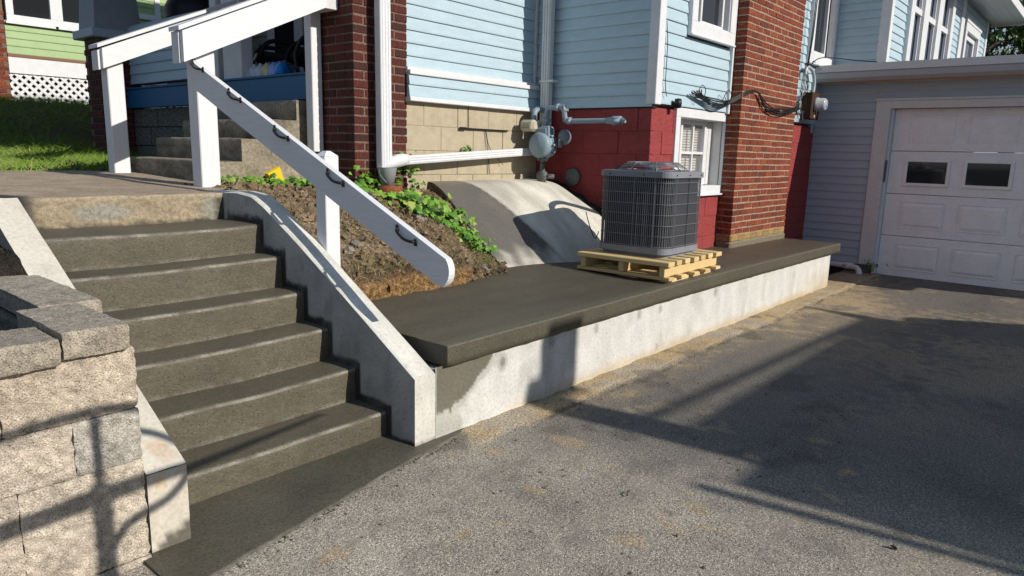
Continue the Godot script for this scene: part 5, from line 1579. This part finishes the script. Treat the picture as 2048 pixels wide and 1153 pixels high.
# ------------------------------------------------------------ plants
const LEAF := [[0, 0], [.28, -.05], [.50, .10], [.36, .30], [.48, .55], [.22, .58], [0, 1.0], [-.22, .58], [-.48, .55], [-.36, .30], [-.50, .10], [-.28, -.05]]
func leaf(st: SurfaceTool, xf: Transform3D, c: Color) -> void:
	st.set_color(c)
	var ctr := xf * Vector3(0, .06, .35)
	for i in 12:
		var a: Array = LEAF[i]; var b: Array = LEAF[(i + 1) % 12]
		st.add_vertex(ctr); st.add_vertex(xf * Vector3(a[0], -.12 * absf(a[0]), a[1])); st.add_vertex(xf * Vector3(b[0], -.12 * absf(b[0]), b[1]))
func ivy(label: String, pts: Array, count: int, spread: Vector3, size: float, group := "ivy clumps in the planting bed", ground_ := true) -> void:
	var p0: Vector3 = pts[0]
	var t := thing("ivy_plant", label, "ivy", p0, 0.0, group)
	var st := S()
	var stem := S(true, Color(.16, .12, .06))
	for i in count:
		var k := rng.randf() * (pts.size() - 1)
		var b: Vector3 = pts[int(k)].lerp(pts[mini(int(k) + 1, pts.size() - 1)], k - int(k))
		var q := b + Vector3(rng.randfn(0, spread.x), absf(rng.randfn(0, spread.y)), rng.randfn(0, spread.z))
		if ground_: q.y = maxf(q.y, bed_y(q.x, q.z) + .015 + absf(rng.randfn(0, spread.y)))
		var nrm := Vector3(rnd(-.6, .3), rnd(.25, 1.0), rnd(.1, 1.1)).normalized()
		var fw := Vector3(rnd(-1, 1), rnd(-.9, .2), rnd(-.2, 1)).normalized()
		var sd := nrm.cross(fw).normalized(); fw = sd.cross(nrm).normalized()
		var s := size * rnd(.55, 1.25)
		var r := rng.randf()
		var c := Color(.10, .24, .025) if r < .45 else (Color(.17, .33, .04) if r < .75 else (Color(.05, .13, .02) if r < .93 else Color(.30, .36, .08)))
		leaf(st, Transform3D(Basis(sd * s, nrm * s, fw * s), q - p0), c * rnd(.8, 1.15))
		if i % 4 == 0:
			tube(stem, [q - p0 - nrm * .005, q - p0 - Vector3(rnd(-.03, .03), .04 + spread.y, rnd(-.03, .03))], .0022, 4, false)
	part(t, "leaves", st, M.leaf).set_meta("kind", "stuff")
	part(t, "stems", stem, M.leaf).set_meta("kind", "stuff")
func plants() -> void:
	ivy("thick green ivy around the clay pot, running down beside the concrete apron", [Vector3(3.55, 1.10, -4.42), Vector3(3.75, 1.04, -4.30), Vector3(3.95, .92, -4.18), Vector3(4.08, .85, -4.10)], 270, Vector3(.12, .035, .10), .060)
	ivy("bright ivy climbing between the brick pillar and the clay pot", [Vector3(3.46, 1.10, -4.50), Vector3(3.52, 1.20, -4.54)], 60, Vector3(.05, .05, .03), .055)
	ivy("ivy tendrils hanging right of the white downspout on the brick", [Vector3(3.86, 1.12, -4.54), Vector3(3.84, 1.35, -4.56), Vector3(3.98, 1.30, -4.55), Vector3(4.08, 1.14, -4.54)], 75, Vector3(.05, .06, .02), .042, "ivy clumps in the planting bed", false)
	ivy("low ivy patch on the lower slope beside the dark apron strip", [Vector3(4.0, .82, -4.06), Vector3(4.12, .72, -3.95), Vector3(4.17, .66, -3.88)], 130, Vector3(.06, .03, .06), .045)
	ivy("green weeds around the yellow wedge along the porch steps", [Vector3(2.72, 1.17, -5.02), Vector3(3.0, 1.16, -4.95), Vector3(3.30, 1.15, -4.90)], 170, Vector3(.07, .03, .05), .048)
	ivy("single ivy sprig growing from a crack in the tan block wall", [Vector3(4.70, 1.42, -4.56), Vector3(4.72, 1.46, -4.55)], 7, Vector3(.03, .03, .008), .055, "", false)
	ivy("small dark weed growing beside the garage door jamb", [Vector3(9.90, .05, -2.38), Vector3(9.88, .16, -2.33)], 24, Vector3(.05, .05, .05), .05, "", false)
	# weeds, straw and dry roots on the bed
	var st := S(false, Color.WHITE)
	tube(st, spline([Vector3(0, 0, 0), Vector3(.15, .3, .05), Vector3(.4, .5, .1), Vector3(.8, .45, .1)], 3), [.02, .02, .02, .018, .018, .016, .014, .012, .01, .006], 3, false)
	var mm := MultiMesh.new()
	mm.transform_format = MultiMesh.TRANSFORM_3D; mm.use_colors = true; mm.mesh = done(st); mm.instance_count = 3400
	for i in 3400:
		var x := rnd(2.4, 4.22); var z := rnd(-5.0, -3.52)
		if i % 3 == 0: z = cut_z(x) - absf(rng.randfn(0, .10))
		if i % 5 == 0:
			var k := rng.randf(); x = lerpf(3.7, 4.2, k) + rng.randfn(0, .07); z = lerpf(-4.4, -3.75, k) + rng.randfn(0, .07)
		var s := rnd(.03, .10)
		var b := Basis.from_euler(Vector3(rnd(-.6, .6), rnd(0, TAU), rnd(-.6, .6))).scaled(Vector3(s, s * .8, s))
		mm.set_instance_transform(i, Transform3D(b, Vector3(x, bed_y(x, minf(z, cut_z(x))) - .003, z)))
		var r := rng.randf()
		var c := Color(.34, .25, .13) if r < .4 else (Color(.16, .10, .055) if r < .65 else (Color(.13, .20, .04) if r < .92 else Color(.50, .42, .28)))
		if i % 5 == 0: c = Color(.15, .25, .035) * rnd(.7, 1.3)
		mm.set_instance_color(i, c)
	var o := MultiMeshInstance3D.new()
	o.multimesh = mm; o.material_override = M.grass; o.name = "dry_weeds"; add_child(o)
	tag(o, "dry weeds, straw and roots over the planting bed", "weeds"); o.set_meta("kind", "stuff")
	# trees at upper right
	tree("dense dark green tree beyond the rear wing, at the right edge", Vector3(31.5, 0, -5.0), 6.2, Vector3(3.6, 2.6, 4.2), 9000, Color(.045, .085, .018))
	tree("thin airy tree rising above the dense tree at the right edge", Vector3(36.0, 0, -4.0), 9.0, Vector3(3.6, 4.0, 3.6), 5200, Color(.075, .115, .03))
func tree(label: String, at: Vector3, h: float, r: Vector3, count: int, col: Color) -> void:
	var t := thing("tree", label, "tree", at, 0.0)
	var st := S(true)
	tube(st, spline([Vector3(0, 0, 0), Vector3(.1, h * .3, 0), Vector3(-.05, h * .7, .1), Vector3(0, h + r.y * .6, 0)], 3), [.35, .33, .30, .28, .25, .2, .16, .1, .07, .04], 8)
	for k in 12:
		var a := rnd(0, TAU); var y := rnd(h * .45, h + r.y * .4)
		var e := Vector3(cos(a) * r.x * .8, y + rnd(.4, 1.2), sin(a) * r.z * .8)
		tube(st, [Vector3(0, y, 0), e * .5 + Vector3(0, y * .5 + .2, 0), e], [.10, .06, .02], 5)
	part(t, "trunk", st, M.bark)
	var clumps := []
	for k in 46:
		var d := Vector3(rng.randfn(0, 1), rng.randfn(0, 1), rng.randfn(0, 1)).normalized() * pow(rng.randf(), .4)
		clumps.append([Vector3(d.x * r.x, h + d.y * r.y, d.z * r.z), rnd(.35, .95)])
	var q := S(false, Color.WHITE)
	q.add_vertex(Vector3(-.4, 0, 0)); q.add_vertex(Vector3(.4, 0, 0)); q.add_vertex(Vector3(0, .08, 1))
	q.add_vertex(Vector3(-.4, 0, 0)); q.add_vertex(Vector3(0, .1, -.8)); q.add_vertex(Vector3(.4, 0, 0))
	var mm := MultiMesh.new()
	mm.transform_format = MultiMesh.TRANSFORM_3D; mm.use_colors = true; mm.mesh = done(q); mm.instance_count = count
	for i in count:
		var c: Array = clumps[rng.randi() % clumps.size()]
		var p: Vector3 = c[0] + Vector3(rng.randfn(0, 1), rng.randfn(0, .8), rng.randfn(0, 1)) * (c[1] as float) * .55
		var s := rnd(.08, .17)
		mm.set_instance_transform(i, Transform3D(Basis.from_euler(Vector3(rnd(0, 6), rnd(0, 6), rnd(0, 6))).scaled(Vector3.ONE * s), p))
		mm.set_instance_color(i, col * rnd(.7, 1.6))
	var o := MultiMeshInstance3D.new()
	o.multimesh = mm; o.material_override = M.leaf; o.name = "crown"
	o.set_meta("kind", "stuff")
	t.add_child(o)
